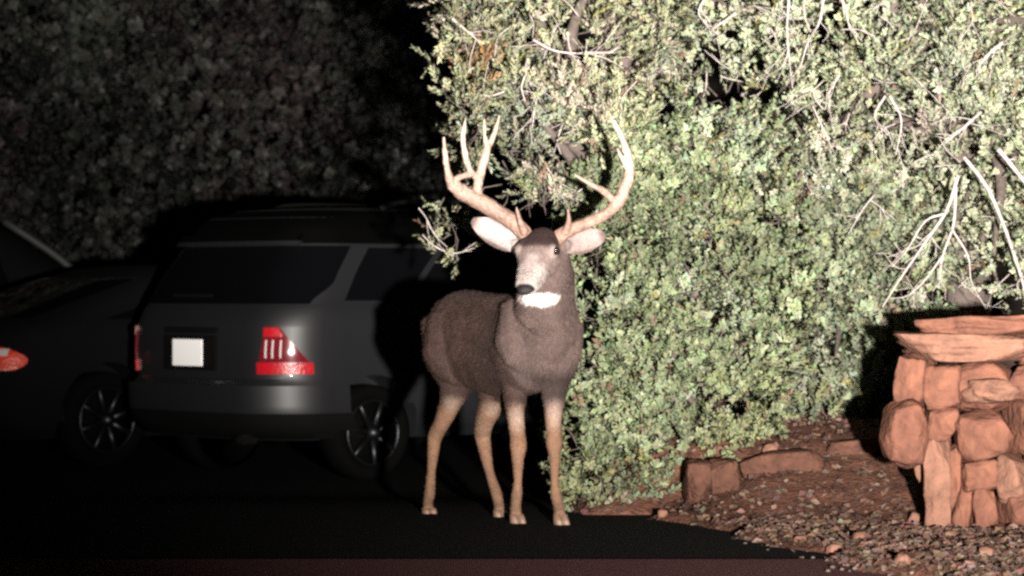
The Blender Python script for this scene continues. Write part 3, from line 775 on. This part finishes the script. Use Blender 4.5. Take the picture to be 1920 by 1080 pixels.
# short fur lying on the coat
bme.calc_loop_triangles()
tri = np.empty(len(bme.loop_triangles) * 3, np.int32); bme.loop_triangles.foreach_get('vertices', tri); tri = tri.reshape(-1, 3)
A, B, Cv = V[tri[:, 0]], V[tri[:, 1]], V[tri[:, 2]]
nr = np.cross(B - A, Cv - A); area = np.linalg.norm(nr, axis=1); nr /= area[:, None] + 1e-12
NF = 150000
pick = rng.choice(len(tri), NF, p=area / area.sum()); w = rng.dirichlet((1, 1, 1), NF)
p = A[pick] * w[:, :1] + B[pick] * w[:, 1:2] + Cv[pick] * w[:, 2:]; n_ = nr[pick]
pc = col[tri[pick, 0]]
zz = p[:, 2]; sx = (p[:, :2] - RUMP) @ AX
back = np.tile(np.array([-AX[0], -AX[1], -.9]), (NF, 1)); hi = ss((zz - 1.05) / .1)[:, None]; back = back * (1 - hi) + np.array([0, 0, -1.]) * hi
lg = ss((.6 - zz) / .1)[:, None]; back = back * (1 - lg) + np.array([0, 0, -1.]) * lg
tang = back - (back * n_).sum(1, keepdims=True) * n_; tang /= np.linalg.norm(tang, axis=1, keepdims=True) + 1e-6
hlen = .018 * (1 + .45 * fnoise(p, 14., 3.)) * (1 - .62 * ss((.62 - zz) / .15)) * (1 - .72 * ss((zz - 1.14) / .1)) * rng.uniform(.6, 1.3, NF)
nearn = np.linalg.norm(p - np.array(list(H(1.0))), axis=1) < .05; hlen[nearn] *= .2
dirv = tang * .9 + n_ * rng.uniform(.2, .5, (NF, 1)) + rng.normal(0, .16, (NF, 3)); dirv /= np.linalg.norm(dirv, axis=1, keepdims=True)
sd = np.cross(dirv, n_ + rng.normal(0, .3, (NF, 3))); sd /= np.linalg.norm(sd, axis=1, keepdims=True) + 1e-6
hlen = np.clip(hlen, .003, None); wd = .0013 * (hlen / .02) ** .5
q = np.stack([p - sd * wd[:, None], p + sd * wd[:, None], p + dirv * hlen[:, None]], 1).reshape(-1, 3)
fc = np.repeat(np.clip(pc * (1 + .22 * fnoise(p, 26., 6.)[:, None]) * rng.uniform(.65, 1.25, (NF, 1)), .004, .9), 3, 0)
tag(put(link('fur', mesh_np('fur', q, np.arange(NF * 3).reshape(-1, 3), fc), M['fur'], root)), kind='stuff')

# antlers
def antler(tubes):
    b = MB()
    for pts, r in tubes: b.tube([P(*q) for q in pts], [k * 1.07 if k > .01 else k for k in r], 10, .06, 6)
    me = remeshed(b, .0048, 2, .4, 'antler')
    Va = verts(me).astype(float)
    nv = np.empty(len(Va) * 3, np.float32); me.vertices.foreach_get('normal', nv); nv = nv.reshape(-1, 3)
    Va = Va + nv * (.0022 * fnoise(Va, 32., 5.) + .0012 * fnoise(Va, 75., 3.))[:, None]   # pearled, ridged surface
    me.vertices.foreach_set('co', Va.astype(np.float32).ravel()); me.update()
    hgt = ss((Va[:, 2] - 1.36) / .5)
    c = np.array([.145, .089, .067]) * (1 - hgt[:, None]) + np.array([.29, .215, .175]) * hgt[:, None]
    c = c * (1 + .22 * fnoise(Va, 24., 1.)[:, None])
    at = me.attributes.new('col', 'FLOAT_COLOR', 'POINT'); q = np.ones((len(Va), 4), np.float32); q[:, :3] = np.clip(c, .02, .8); at.data.foreach_set('color', q.ravel())
    me.materials.clear()
    put(link('antler', me, M['antler'], root, True))
antler([
    ([(992, 452, 14.66), (975, 428, 14.65), (940, 402, 14.66), (900, 378, 14.66), (868, 362, 14.64), (848, 347, 14.60)], [.034, .035, .035, .037, .035, .027]),
    ([(848, 349, 14.60), (841, 328, 14.57), (835, 298, 14.54), (832, 257, 14.52)], [.022, .016, .013, .006]),
    ([(848, 347, 14.60), (856, 335, 14.60), (868, 330, 14.62), (884, 326, 14.64)], [.020, .015, .013, .013]),
    ([(897, 380, 14.66), (896, 352, 14.66), (899, 330, 14.67), (906, 305, 14.68), (915, 272, 14.70)], [.024, .019, .020, .021, .015]),
    ([(896, 336, 14.66), (881, 318, 14.64), (872, 290, 14.62), (868, 258, 14.62), (873, 222, 14.62)], [.016, .014, .013, .011, .005]),
    ([(913, 280, 14.69), (909, 255, 14.70), (908, 223, 14.71)], [.013, .010, .005]),
    ([(914, 280, 14.70), (926, 252, 14.72), (937, 216, 14.74)], [.013, .011, .005]),
    ([(984, 436, 14.62), (975, 415, 14.58), (968, 388, 14.56)], [.018, .012, .005])])
antler([
    ([(1038, 452, 14.64), (1062, 434, 14.62), (1096, 420, 14.62), (1132, 404, 14.63), (1158, 380, 14.62), (1174, 348, 14.62), (1181, 318, 14.63), (1176, 286, 14.64), (1162, 250, 14.66), (1143, 219, 14.68)],
     [.032, .029, .026, .025, .026, .025, .021, .017, .013, .005]),
    ([(1155, 384, 14.62), (1136, 362, 14.58), (1108, 346, 14.54), (1078, 328, 14.52)], [.020, .015, .011, .005]),
    ([(1178, 318, 14.63), (1168, 300, 14.62), (1157, 278, 14.61)], [.014, .010, .005]),
    ([(1172, 285, 14.64), (1167, 262, 14.65), (1152, 226, 14.66)], [.013, .010, .004]),
    ([(1060, 436, 14.60), (1066, 416, 14.57), (1065, 392, 14.55)], [.018, .012, .005])])

def ball(name, c, r, m, parent, scale=(1, 1, 1), rot=None):
    bm = bmesh.new(); bmesh.ops.create_uvsphere(bm, u_segments=16, v_segments=10, radius=1)
    me = bpy.data.meshes.new(name); bm.to_mesh(me); bm.free()
    o = link(name, me, m, parent, True); o.scale = [r * s for s in scale]; o.location = Vector(c) - (parent.location if parent else Vector())
    if rot is not None: o.rotation_euler = rot
    return o
for sgn in (-1, 1): ball('eye', H(.365, sgn * .0945, .021), .021, M['eye'], root)
hrot = Matrix((hr, hf, hu)).transposed().to_euler()
ball('nose', H(.985, 0, .004), .036, M['nose'], root, (1.0, .62, .72), hrot)
for (c0, c1), key in zip(hoof_pts, LEGS):
    fw = Vector((.30, -.95, 0)) if key.startswith('front') else Vector((.25, -.97, 0))
    sd_ = Vector((-fw.y, fw.x, 0)); b = MB()
    for s_ in (-1, 1):
        t0 = Vector((c1.x, c1.y, 0)); o_ = sd_ * .017 * s_
        b.add(*loft([(Vector((c1.x, c1.y, c1.z + .006)) + o_, sd_, fw, .015, .026, .022), (Vector((c1.x, c1.y, .03)) + o_ + fw * .012, sd_, fw, .018, .034, .024),
                     (t0 + o_ + fw * .022 + uz * .006, sd_, fw, .020, .046, .028)], 12))
    put(b.build('hoof', M['hoof'], root))

# ------------------------------------------------------------------ cars
def make_car(name, label, origin, heading, prof, Lc, paint, spec):
    """prof: rows (z, rear x, front x, half width, corner radius). Local frame: x forward from the rear, y left, z up"""
    root = empty(name, origin, heading); tag(root, label, 'car')
    Z = np.array([r[0] for r in prof]); cols = [np.array([r[k] for r in prof]) for k in range(1, 5)]
    def outline(z, N=None):
        xr, xf, w, rc = [float(np.interp(z, Z, c)) for c in cols]
        return xr, xf, w, rc
    BOW = .07
    def surf(a, z, off=0.):
        """a: metres round the outline from the rear centre towards the right side (+) or the left (-)"""
        xr, xf, w, rc = outline(z); s = 1 if a >= 0 else -1; q = abs(a)
        l1 = w - rc; l2 = l1 + rc * math.pi / 2
        if q < l1: x, y, nx, ny = xr, q, -1, 0
        elif q < l2: t = (q - l1) / rc; x, y = xr + rc * (1 - math.cos(t)), l1 + rc * math.sin(t); nx, ny = -math.cos(t), math.sin(t)
        else: x, y, nx, ny = xr + rc + (q - l2), w, 0, 1
        x += BOW * (min(y, w) / w) ** 2
        return Vector((x + nx * off, -s * (y + ny * off), z))
    # body shell
    n1, nc, ns_ = 9, 6, 22; rows = []
    zs = np.unique(np.concatenate([Z, np.linspace(Z[0], Z[-1], 22)]))
    for z in zs:
        xr, xf, w, rc = outline(z); ring = []
        def half(s):
            pts = []
            l1 = w - rc
            for i in range(n1): pts.append((xr, l1 * i / n1))
            for i in range(nc): t = i / nc * math.pi / 2; pts.append((xr + rc * (1 - math.cos(t)), l1 + rc * math.sin(t)))
            rf = min(.45, w * .6)
            for i in range(ns_): pts.append((xr + rc + (xf - rf - xr - rc) * i / ns_, w))
            for i in range(nc): t = i / nc * math.pi / 2; pts.append((xf - rf + rf * math.sin(t), w - rf + rf * math.cos(t)))
            for i in range(n1 + 1): pts.append((xf, (w - rf) * (1 - i / n1)))
            return [(x + BOW * (y / w) ** 2 * (1 if x < xr + 1.5 else 0), -s * y) for x, y in pts]
        r = half(1); l = half(-1)
        ring = r + l[-2:0:-1]
        rows.append([(x, y, z) for x, y in ring])
    k = len(rows[0]); b = MB(); V = np.array(rows).reshape(-1, 3)
    F = [[i * k + j, i * k + (j + 1) % k, (i + 1) * k + (j + 1) % k, (i + 1) * k + j] for i in range(len(rows) - 1) for j in range(k)]
    F.append(list(range(k))[::-1]); F.append([(len(rows) - 1) * k + j for j in range(k)])
    b.add(V, F); me = b.mesh('body')
    bm = bmesh.new(); bm.from_mesh(me); bmesh.ops.recalc_face_normals(bm, faces=bm.faces[:]); bm.to_mesh(me); bm.free()
    body = bpy.data.objects.new('tmpb', me); COL.objects.link(body)
    cut = MB()
    wr, wheels = spec['wheel_r'], spec['wheels']; ww = cols[2].max()
    for wx in wheels:
        for s in (-1, 1):
            cut.tube([(wx, s * (ww - .24), wr), (wx, s * (ww + .2), wr)], [wr * 1.2] * 2, 36)
    cme = cut.mesh('cut'); bm = bmesh.new(); bm.from_mesh(cme); bmesh.ops.recalc_face_normals(bm, faces=bm.faces[:]); bm.to_mesh(cme); bm.free()
    co = bpy.data.objects.new('tmpc', cme); COL.objects.link(co)
    mo = body.modifiers.new('b', 'BOOLEAN'); mo.operation = 'DIFFERENCE'; mo.object = co; mo.solver = 'EXACT'
    out = bpy.data.meshes.new_from_object(body.evaluated_get(bpy.context.evaluated_depsgraph_get())); out.name = 'body'
    bpy.data.objects.remove(body); bpy.data.objects.remove(co)
    out.materials.clear(); bo = link('body', out, paint, root)
    bm = bmesh.new(); bm.from_mesh(out)
    for f in bm.faces: f.smooth = True
    for e in bm.edges:
        if len(e.link_faces) == 2 and e.calc_face_angle(0) > .6: e.smooth = False
    bm.to_mesh(out); bm.free()
    # thickened patch that follows the shell between two curves
    def patch(nm, a0, a1, z0, z1, m, off=.006, na=24, nz=10, parent=root, edge=.12, shape=None):
        V = []; F = []
        for lay in (off, -.02):
            for i in range(nz + 1):
                v = i / nz; z = z0 + (z1 - z0) * v
                for j in range(na + 1):
                    A0, A1 = (a0(v), a1(v)) if callable(a0) else (a0, a1)
                    V.append(list(surf(A0 + (A1 - A0) * j / na, z, lay)))
        N = (na + 1) * (nz + 1); I = lambda l, i, j: l * N + i * (na + 1) + j
        for i in range(nz):
            for j in range(na):
                F.append([I(0, i, j), I(0, i, j + 1), I(0, i + 1, j + 1), I(0, i + 1, j)]); F.append([I(1, i, j), I(1, i + 1, j), I(1, i + 1, j + 1), I(1, i, j + 1)])
        for i in range(nz):
            F.append([I(0, i, 0), I(0, i + 1, 0), I(1, i + 1, 0), I(1, i, 0)]); F.append([I(0, i, na), I(1, i, na), I(1, i + 1, na), I(0, i + 1, na)])
        for j in range(na):
            F.append([I(0, 0, j), I(1, 0, j), I(1, 0, j + 1), I(0, 0, j + 1)]); F.append([I(0, nz, j), I(0, nz, j + 1), I(1, nz, j + 1), I(1, nz, j)])
        q = MB(); q.add(np.array(V), F); me = q.mesh(nm)
        bm = bmesh.new(); bm.from_mesh(me); bmesh.ops.recalc_face_normals(bm, faces=bm.faces[:])
        for f in bm.faces: f.smooth = True
        for e in bm.edges:
            if len(e.link_faces) == 2 and e.calc_face_angle(0) > .7: e.smooth = False
        bm.to_mesh(me); bm.free()
        return link(nm, me, m, parent)
    # wheels
    for wx in wheels:
        for s in (-1, 1):
            tyre = MB(); y0 = s * (ww - .21); y1 = s * (ww - .005)
            prof_t = [(y0, .86), (y0 + (y1 - y0) * .1, .985), (y0 + (y1 - y0) * .5, 1.0), (y0 + (y1 - y0) * .9, .985), (y1, .88), (y1 - s * .012, .68), (y1 - s * .09, .66)]
            Vv = []; nn = 40
            for (yy, f) in prof_t:
                for j in range(nn): th = 2 * math.pi * j / nn; Vv.append((wr * f * math.cos(th), yy, wr * f * math.sin(th)))
            Ff = [[i * nn + j, i * nn + (j + 1) % nn, (i + 1) * nn + (j + 1) % nn, (i + 1) * nn + j] for i in range(len(prof_t) - 1) for j in range(nn)]
            Ff.append(list(range(nn))); Ff.append([(len(prof_t) - 1) * nn + j for j in range(nn)][::-1])
            w_ = empty('wheel', (wx, 0, wr)); w_.parent = root
            tyre.add(np.array(Vv), Ff); tyre.build('tyre', M['rubber'], w_)
            rim = MB(); ro = wr * .69; yo = y1 - s * .01
            ringp = [(wr * .69, yo - s * .02), (wr * .70, yo + s * .006), (wr * .64, yo + s * .004), (wr * .62, yo - s * .03)]
            Vv = [(r_ * math.cos(2 * math.pi * j / nn), yy, r_ * math.sin(2 * math.pi * j / nn)) for r_, yy in ringp for j in range(nn)]
            rim.add(np.array(Vv), [[i * nn + j, i * nn + (j + 1) % nn, (i + 1) % 4 * nn + (j + 1) % nn, (i + 1) % 4 * nn + j] for i in range(4) for j in range(nn)])
            for q in range(spec['spokes']):
                th = 2 * math.pi * q / spec['spokes'] + .3
                rim.tube([(.05 * math.cos(th), yo - s * .012, .05 * math.sin(th)), (wr * .64 * math.cos(th), yo - s * .008, wr * .64 * math.sin(th))], [.026, .018], 6)
            rim.tube([(0, yo - s * .05, 0), (0, yo + s * .012, 0)], [.062, .05], 16)
            rim.build('rim', M['alloy'], w_)
    spec['detail'](root, patch, surf, outline)
    return root

def box(name, size, loc, m, parent, bev=.01, rot=(0, 0, 0)):
    bm = bmesh.new(); bmesh.ops.create_cube(bm, size=1)
    for v in bm.verts: v.co = Vector((v.co.x * size[0], v.co.y * size[1], v.co.z * size[2]))
    if bev: bmesh.ops.bevel(bm, geom=bm.edges[:], offset=bev, segments=2, affect='EDGES')
    me = bpy.data.meshes.new(name); bm.to_mesh(me); bm.free(); o = link(name, me, m, parent); o.location = loc; o.rotation_euler = rot; return o

def suv_detail(root, patch, surf, outline):
    patch('rear_window', lambda v: -(.98 - .12 * v), lambda v: .88 + .10 * ss(min(1, v * 2.4)) - .04 * v, 1.10, 1.46, M['glass'], .006, 40, 14)
    patch('side_window', lambda v: 1.12 - .03 * v, lambda v: 1.60 + .05 * v, 1.12, 1.45, M['glass'], .006, 10, 8)
    patch('side_window', lambda v: -(1.60 + .05 * v), lambda v: -(1.12 - .03 * v), 1.12, 1.45, M['glass'], .006, 10, 8)
    patch('side_window', lambda v: 1.66 + .05 * v, lambda v: 2.55 - .05 * v, 1.12, 1.45, M['glass'], .006, 14, 8)
    patch('side_window', lambda v: 2.63, lambda v: 3.70 - .50 * v, 1.12, 1.45, M['glass'], .006, 14, 8)
    patch('side_window', lambda v: -(2.55 - .05 * v), lambda v: -(1.66 + .05 * v), 1.12, 1.45, M['glass'], .006, 14, 8)
    patch('side_window', lambda v: -(3.70 - .50 * v), lambda v: -2.63, 1.12, 1.45, M['glass'], .006, 14, 8)
    patch('roof', -2.75, 2.75, 1.475, 1.705, M['roofshade'], .006, 120, 12)  # roof shade painted as a near-black layer
    patch('spoiler', -.62, .62, 1.465, 1.49, M['suvpaint'], .07, 20, 3)
    patch('spoiler_top', -.60, .60, 1.49, 1.535, M['roofshade'], .068, 20, 3)
    patch('bumper', -1.25, 1.25, .42, .60, M['suvpaint'], .035, 48, 6)
    patch('bumper_trim', -1.25, 1.25, .27, .43, M['plastic'], .04, 48, 4)
    for s in (1, -1):
        def rng_(lo, hi): return (lo, hi) if s > 0 else (-hi, -lo)
        t = patch('taillight', *[(lambda v, k=k: (rng_(.66 + .03 * v, .95 - .18 * v)[k])) for k in (0, 1)], .745, .96, M['darklens'], .012, 20, 10)
        patch('reflector_bar', *[(lambda v, k=k: rng_(.645, .97)[k]) for k in (0, 1)], .672, .742, M['redlens'], .018, 24, 4, t)
        patch('red_lens', *[(lambda v, k=k: rng_(.685, .80 - .03 * v)[k]) for k in (0, 1)], .90, .955, M['redlens' if s > 0 else 'darklens'], .018, 12, 4, t)  # left lens gets the dark red, so its dimness is painted in
        for a_ in (.70, .74, .785) if s > 0 else (): patch('lens_rib', *[(lambda v, k=k: rng_(a_, a_ + .008)[k]) for k in (0, 1)], .77, .88, M['clearlens'], .018, 3, 4, t)
    for s in (1, -1):   # door seams with handles
        patch('door', *[(lambda v, k=k: ((1.62, 2.58) if s > 0 else (-2.58, -1.62))[k]) for k in (0, 1)], .48, 1.08, M['suvpaint'], .006, 14, 8)
        d = patch('door', *[(lambda v, k=k: ((2.60, 3.66) if s > 0 else (-3.66, -2.60))[k]) for k in (0, 1)], .48, 1.08, M['suvpaint'], .006, 14, 8)
        patch('handle', *[(lambda v, k=k: ((2.66, 2.84) if s > 0 else (-2.84, -2.66))[k]) for k in (0, 1)], .93, .96, M['suvpaint'], .03, 6, 2, d)
        rail = MB().tube([(1.1, -s * .58, 1.70), (1.3, -s * .60, 1.745), (2.0, -s * .60, 1.745), (2.2, -s * .58, 1.70)], [.018] * 4, 8, 0, 4); rail.build('roof_rail', M['plastic'], root)
    patch('tailgate_handle', -.28, .28, .915, .955, M['plastic'], .02, 10, 2)
    box('plate_recess', (.03, .56, .22), (.048, 0, .795), M['plastic'], root, .008, (0, -.0, 0))
    box('license_plate', (.008, .315, .165), (.022, 0, .795), M['plate'], root, .002)
    box('wiper', (.015, .42, .02), (.145, .12, 1.15), M['plastic'], root, .005, (0, .1, 0))
    box('exhaust_tip', (.16, .09, .06), (.10, -.52, .27), M['plastic'], root, .02)

SUVP = [(.26, .16, 4.50, .84, .30), (.34, .06, 4.62, .90, .30), (.44, .02, 4.68, .93, .30), (.60, .01, 4.68, .935, .30), (.64, .05, 4.66, .93, .28), (.80, .045, 4.62, .935, .27), (.97, .06, 4.5, .93, .26),
        (1.06, .10, 4.25, .915, .25), (1.10, .13, 3.45, .90, .25), (1.30, .24, 3.05, .835, .24), (1.48, .36, 2.72, .77, .24), (1.58, .40, 2.5, .71, .22), (1.64, .46, 2.3, .66, .22), (1.69, .62, 2.1, .58, .22), (1.71, .85, 1.8, .45, .22)]
SUVP = [(z, a, b, w * .94, r + .03) for z, a, b, w, r in SUVP]
TH = math.radians(49)
Fv = Vector((math.sin(TH), math.cos(TH), 0)); Rv = Vector((math.cos(TH), -math.sin(TH), 0))
Wc = P(700, 800, 20.1)
so = Vector((Wc.x, Wc.y, 0)) - Fv * .90 - Rv * .76
make_car('parked_suv', 'dark grey SUV with bright white license plate parked in the dark beside the buck', (so.x, so.y, -.098), math.pi / 2 - TH, SUVP, 4.7, M['suvpaint'],
         {'wheel_r': .30, 'wheels': (.82, 3.60), 'spokes': 7, 'detail': suv_detail})

def sedan_detail(root, patch, surf, outline):
    patch('rear_window', lambda v: -(.72 - .06 * v), lambda v: .72 - .06 * v, 1.10, 1.45, M['glass'], .006, 26, 10)
    for s in (1, -1):
        patch('side_window', *[(lambda v, k=k: ((1.1 + .1 * v, 2.2) if s > 0 else (-2.2, -1.1 - .1 * v))[k]) for k in (0, 1)], 1.06, 1.42, M['glass'], .006, 14, 8)
        patch('side_window', *[(lambda v, k=k: ((2.28, 3.3 - .5 * v) if s > 0 else (-3.3 + .5 * v, -2.28))[k]) for k in (0, 1)], 1.06, 1.42, M['glass'], .006, 14, 8)
        t = patch('taillight', *[(lambda v, k=k: ((.40 + .10 * abs(v - .4), 1.05) if s > 0 else (-1.05, -.40 - .10 * abs(v - .4)))[k]) for k in (0, 1)], .57, .735, M['redorange'], .014, 24, 6)
        patch('reversing_lens', *[(lambda v, k=k: ((.62, .74) if s > 0 else (-.74, -.62))[k]) for k in (0, 1)], .67, .725, M['clearlens'], .02, 6, 3, t)
    patch('bumper', -1.2, 1.2, .34, .54, M['carpaint2'], .03, 40, 5)
    patch('trunk_edge', -.7, .7, .98, 1.01, M['carpaint2'], .03, 24, 2)
    box('plate_recess', (.03, .40, .18), (.055, 0, .80), M['plastic'], root, .006)
    box('exhaust_tip', (.16, .08, .05), (.10, -.45, .25), M['plastic'], root, .02)
SEDP = [(.20, .16, 4.25, .82, .32), (.30, .06, 4.36, .88, .34), (.46, .02, 4.4, .91, .36), (.66, .03, 4.35, .91, .36), (.78, .05, 4.2, .90, .36), (.88, .12, 3.8, .88, .36), (.95, .22, 3.2, .85, .36),
        (1.02, .45, 3.0, .80, .34), (1.14, .85, 2.75, .72, .32), (1.26, 1.25, 2.5, .64, .30), (1.33, 1.5, 2.3, .55, .28), (1.36, 1.75, 2.05, .42, .24)]
def coupe_detail(root, patch, surf, outline):
    patch('rear_window', lambda v: -(.70 - .10 * v), lambda v: .70 - .10 * v, 1.0, 1.27, M['glass'], .006, 26, 10)
    for s in (1, -1):
        def rg(lo, hi): return (lo, hi) if s > 0 else (-hi, -lo)
        patch('side_window', *[(lambda v, k=k: rg(1.25 + .05 * v, 2.75 - .7 * v)[k]) for k in (0, 1)], .99, 1.25, M['glass'], .006, 18, 8)
        t = patch('taillight', *[(lambda v, k=k: rg(.42, 1.0 - .5 * abs(v - .4) ** 2)[k]) for k in (0, 1)], .66, .81, M['redorange'], .014, 24, 6)
        patch('reversing_lens', *[(lambda v, k=k: rg(.78, .87)[k]) for k in (0, 1)], .755, .80, M['clearlens'], .02, 6, 3, t)
        d = patch('door', *[(lambda v, k=k: rg(1.95, 3.05)[k]) for k in (0, 1)], .42, .92, M['carpaint2'], .006, 14, 8)
        patch('handle', *[(lambda v, k=k: rg(2.02, 2.2)[k]) for k in (0, 1)], .78, .81, M['carpaint2'], .03, 6, 2, d)
    patch('bumper', -1.25, 1.25, .32, .52, M['carpaint2'], .03, 40, 5)
    box('plate_recess', (.03, .40, .18), (.055, 0, .74), M['plastic'], root, .006)
    box('exhaust_tip', (.16, .08, .05), (.10, -.45, .24), M['plastic'], root, .02)
sw = P(187, 785, 21.5)
so2 = Vector((sw.x, sw.y, 0)) - Fv * .98 - Rv * .80
make_car('parked_coupe', 'low black coupe with orange-red taillight at the left edge, partly behind the SUV', (so2.x, so2.y, -.098), math.pi / 2 - TH, SEDP, 4.4, M['carpaint2'],
         {'wheel_r': .32, 'wheels': (.98, 3.5), 'spokes': 8, 'detail': coupe_detail})

def van_detail(root, patch, surf, outline):
    patch('rear_window', -.68, .68, 1.15, 1.6, M['glass'], .006, 20, 8)
    for s in (1, -1):
        for lo, hi, tp in ((.95, 1.95, 0), (2.02, 2.95, 0), (3.02, 3.75, .5)):
            patch('side_window', *[(lambda v, k=k: ((lo, hi - tp * v) if s > 0 else (-hi + tp * v, -lo))[k]) for k in (0, 1)], 1.12, 1.60, M['glass'], .006, 12, 8)
        patch('taillight', *[(lambda v, k=k: ((.66, .92) if s > 0 else (-.92, -.66))[k]) for k in (0, 1)], .8, 1.1, M['darklens'], .012, 10, 6)
        MB().tube([(3.75, -s * .84, 1.13), (3.45, -s * .78, 1.42), (3.05, -s * .68, 1.70)], [.03, .03, .03], 8, 0, 4).build('windscreen_pillar', M['pillarglint'], root)  # lighter grey paints a faint glint along the pillar
    patch('bumper', -1.2, 1.2, .36, .58, M['carpaint2'], .03, 40, 5)
VANP = [(.24, .14, 4.6, .84, .26), (.34, .05, 4.72, .90, .26), (.5, .0, 4.78, .92, .26), (.85, .02, 4.7, .92, .26), (1.0, .04, 4.45, .91, .26), (1.10, .06, 3.95, .89, .25),
        (1.35, .14, 3.55, .82, .24), (1.62, .24, 3.15, .72, .24), (1.76, .34, 2.85, .66, .22), (1.83, .5, 2.5, .56, .2), (1.85, .8, 2.1, .42, .2)]
TV = math.radians(72); Fw = Vector((math.sin(TV), math.cos(TV), 0)); Rw = Vector((math.cos(TV), -math.sin(TV), 0))
vb = P(235, 480, 24.6)
vo = Vector((vb.x, vb.y, 0)) - Fw * 3.95 - Rw * .8
make_car('parked_van', 'tall dark van behind the black coupe, its sloping windscreen just showing above', (vo.x, vo.y, -.098), math.pi / 2 - TV, VANP, 4.78, M['carpaint2'],
         {'wheel_r': .33, 'wheels': (.95, 3.8), 'spokes': 6, 'detail': van_detail})
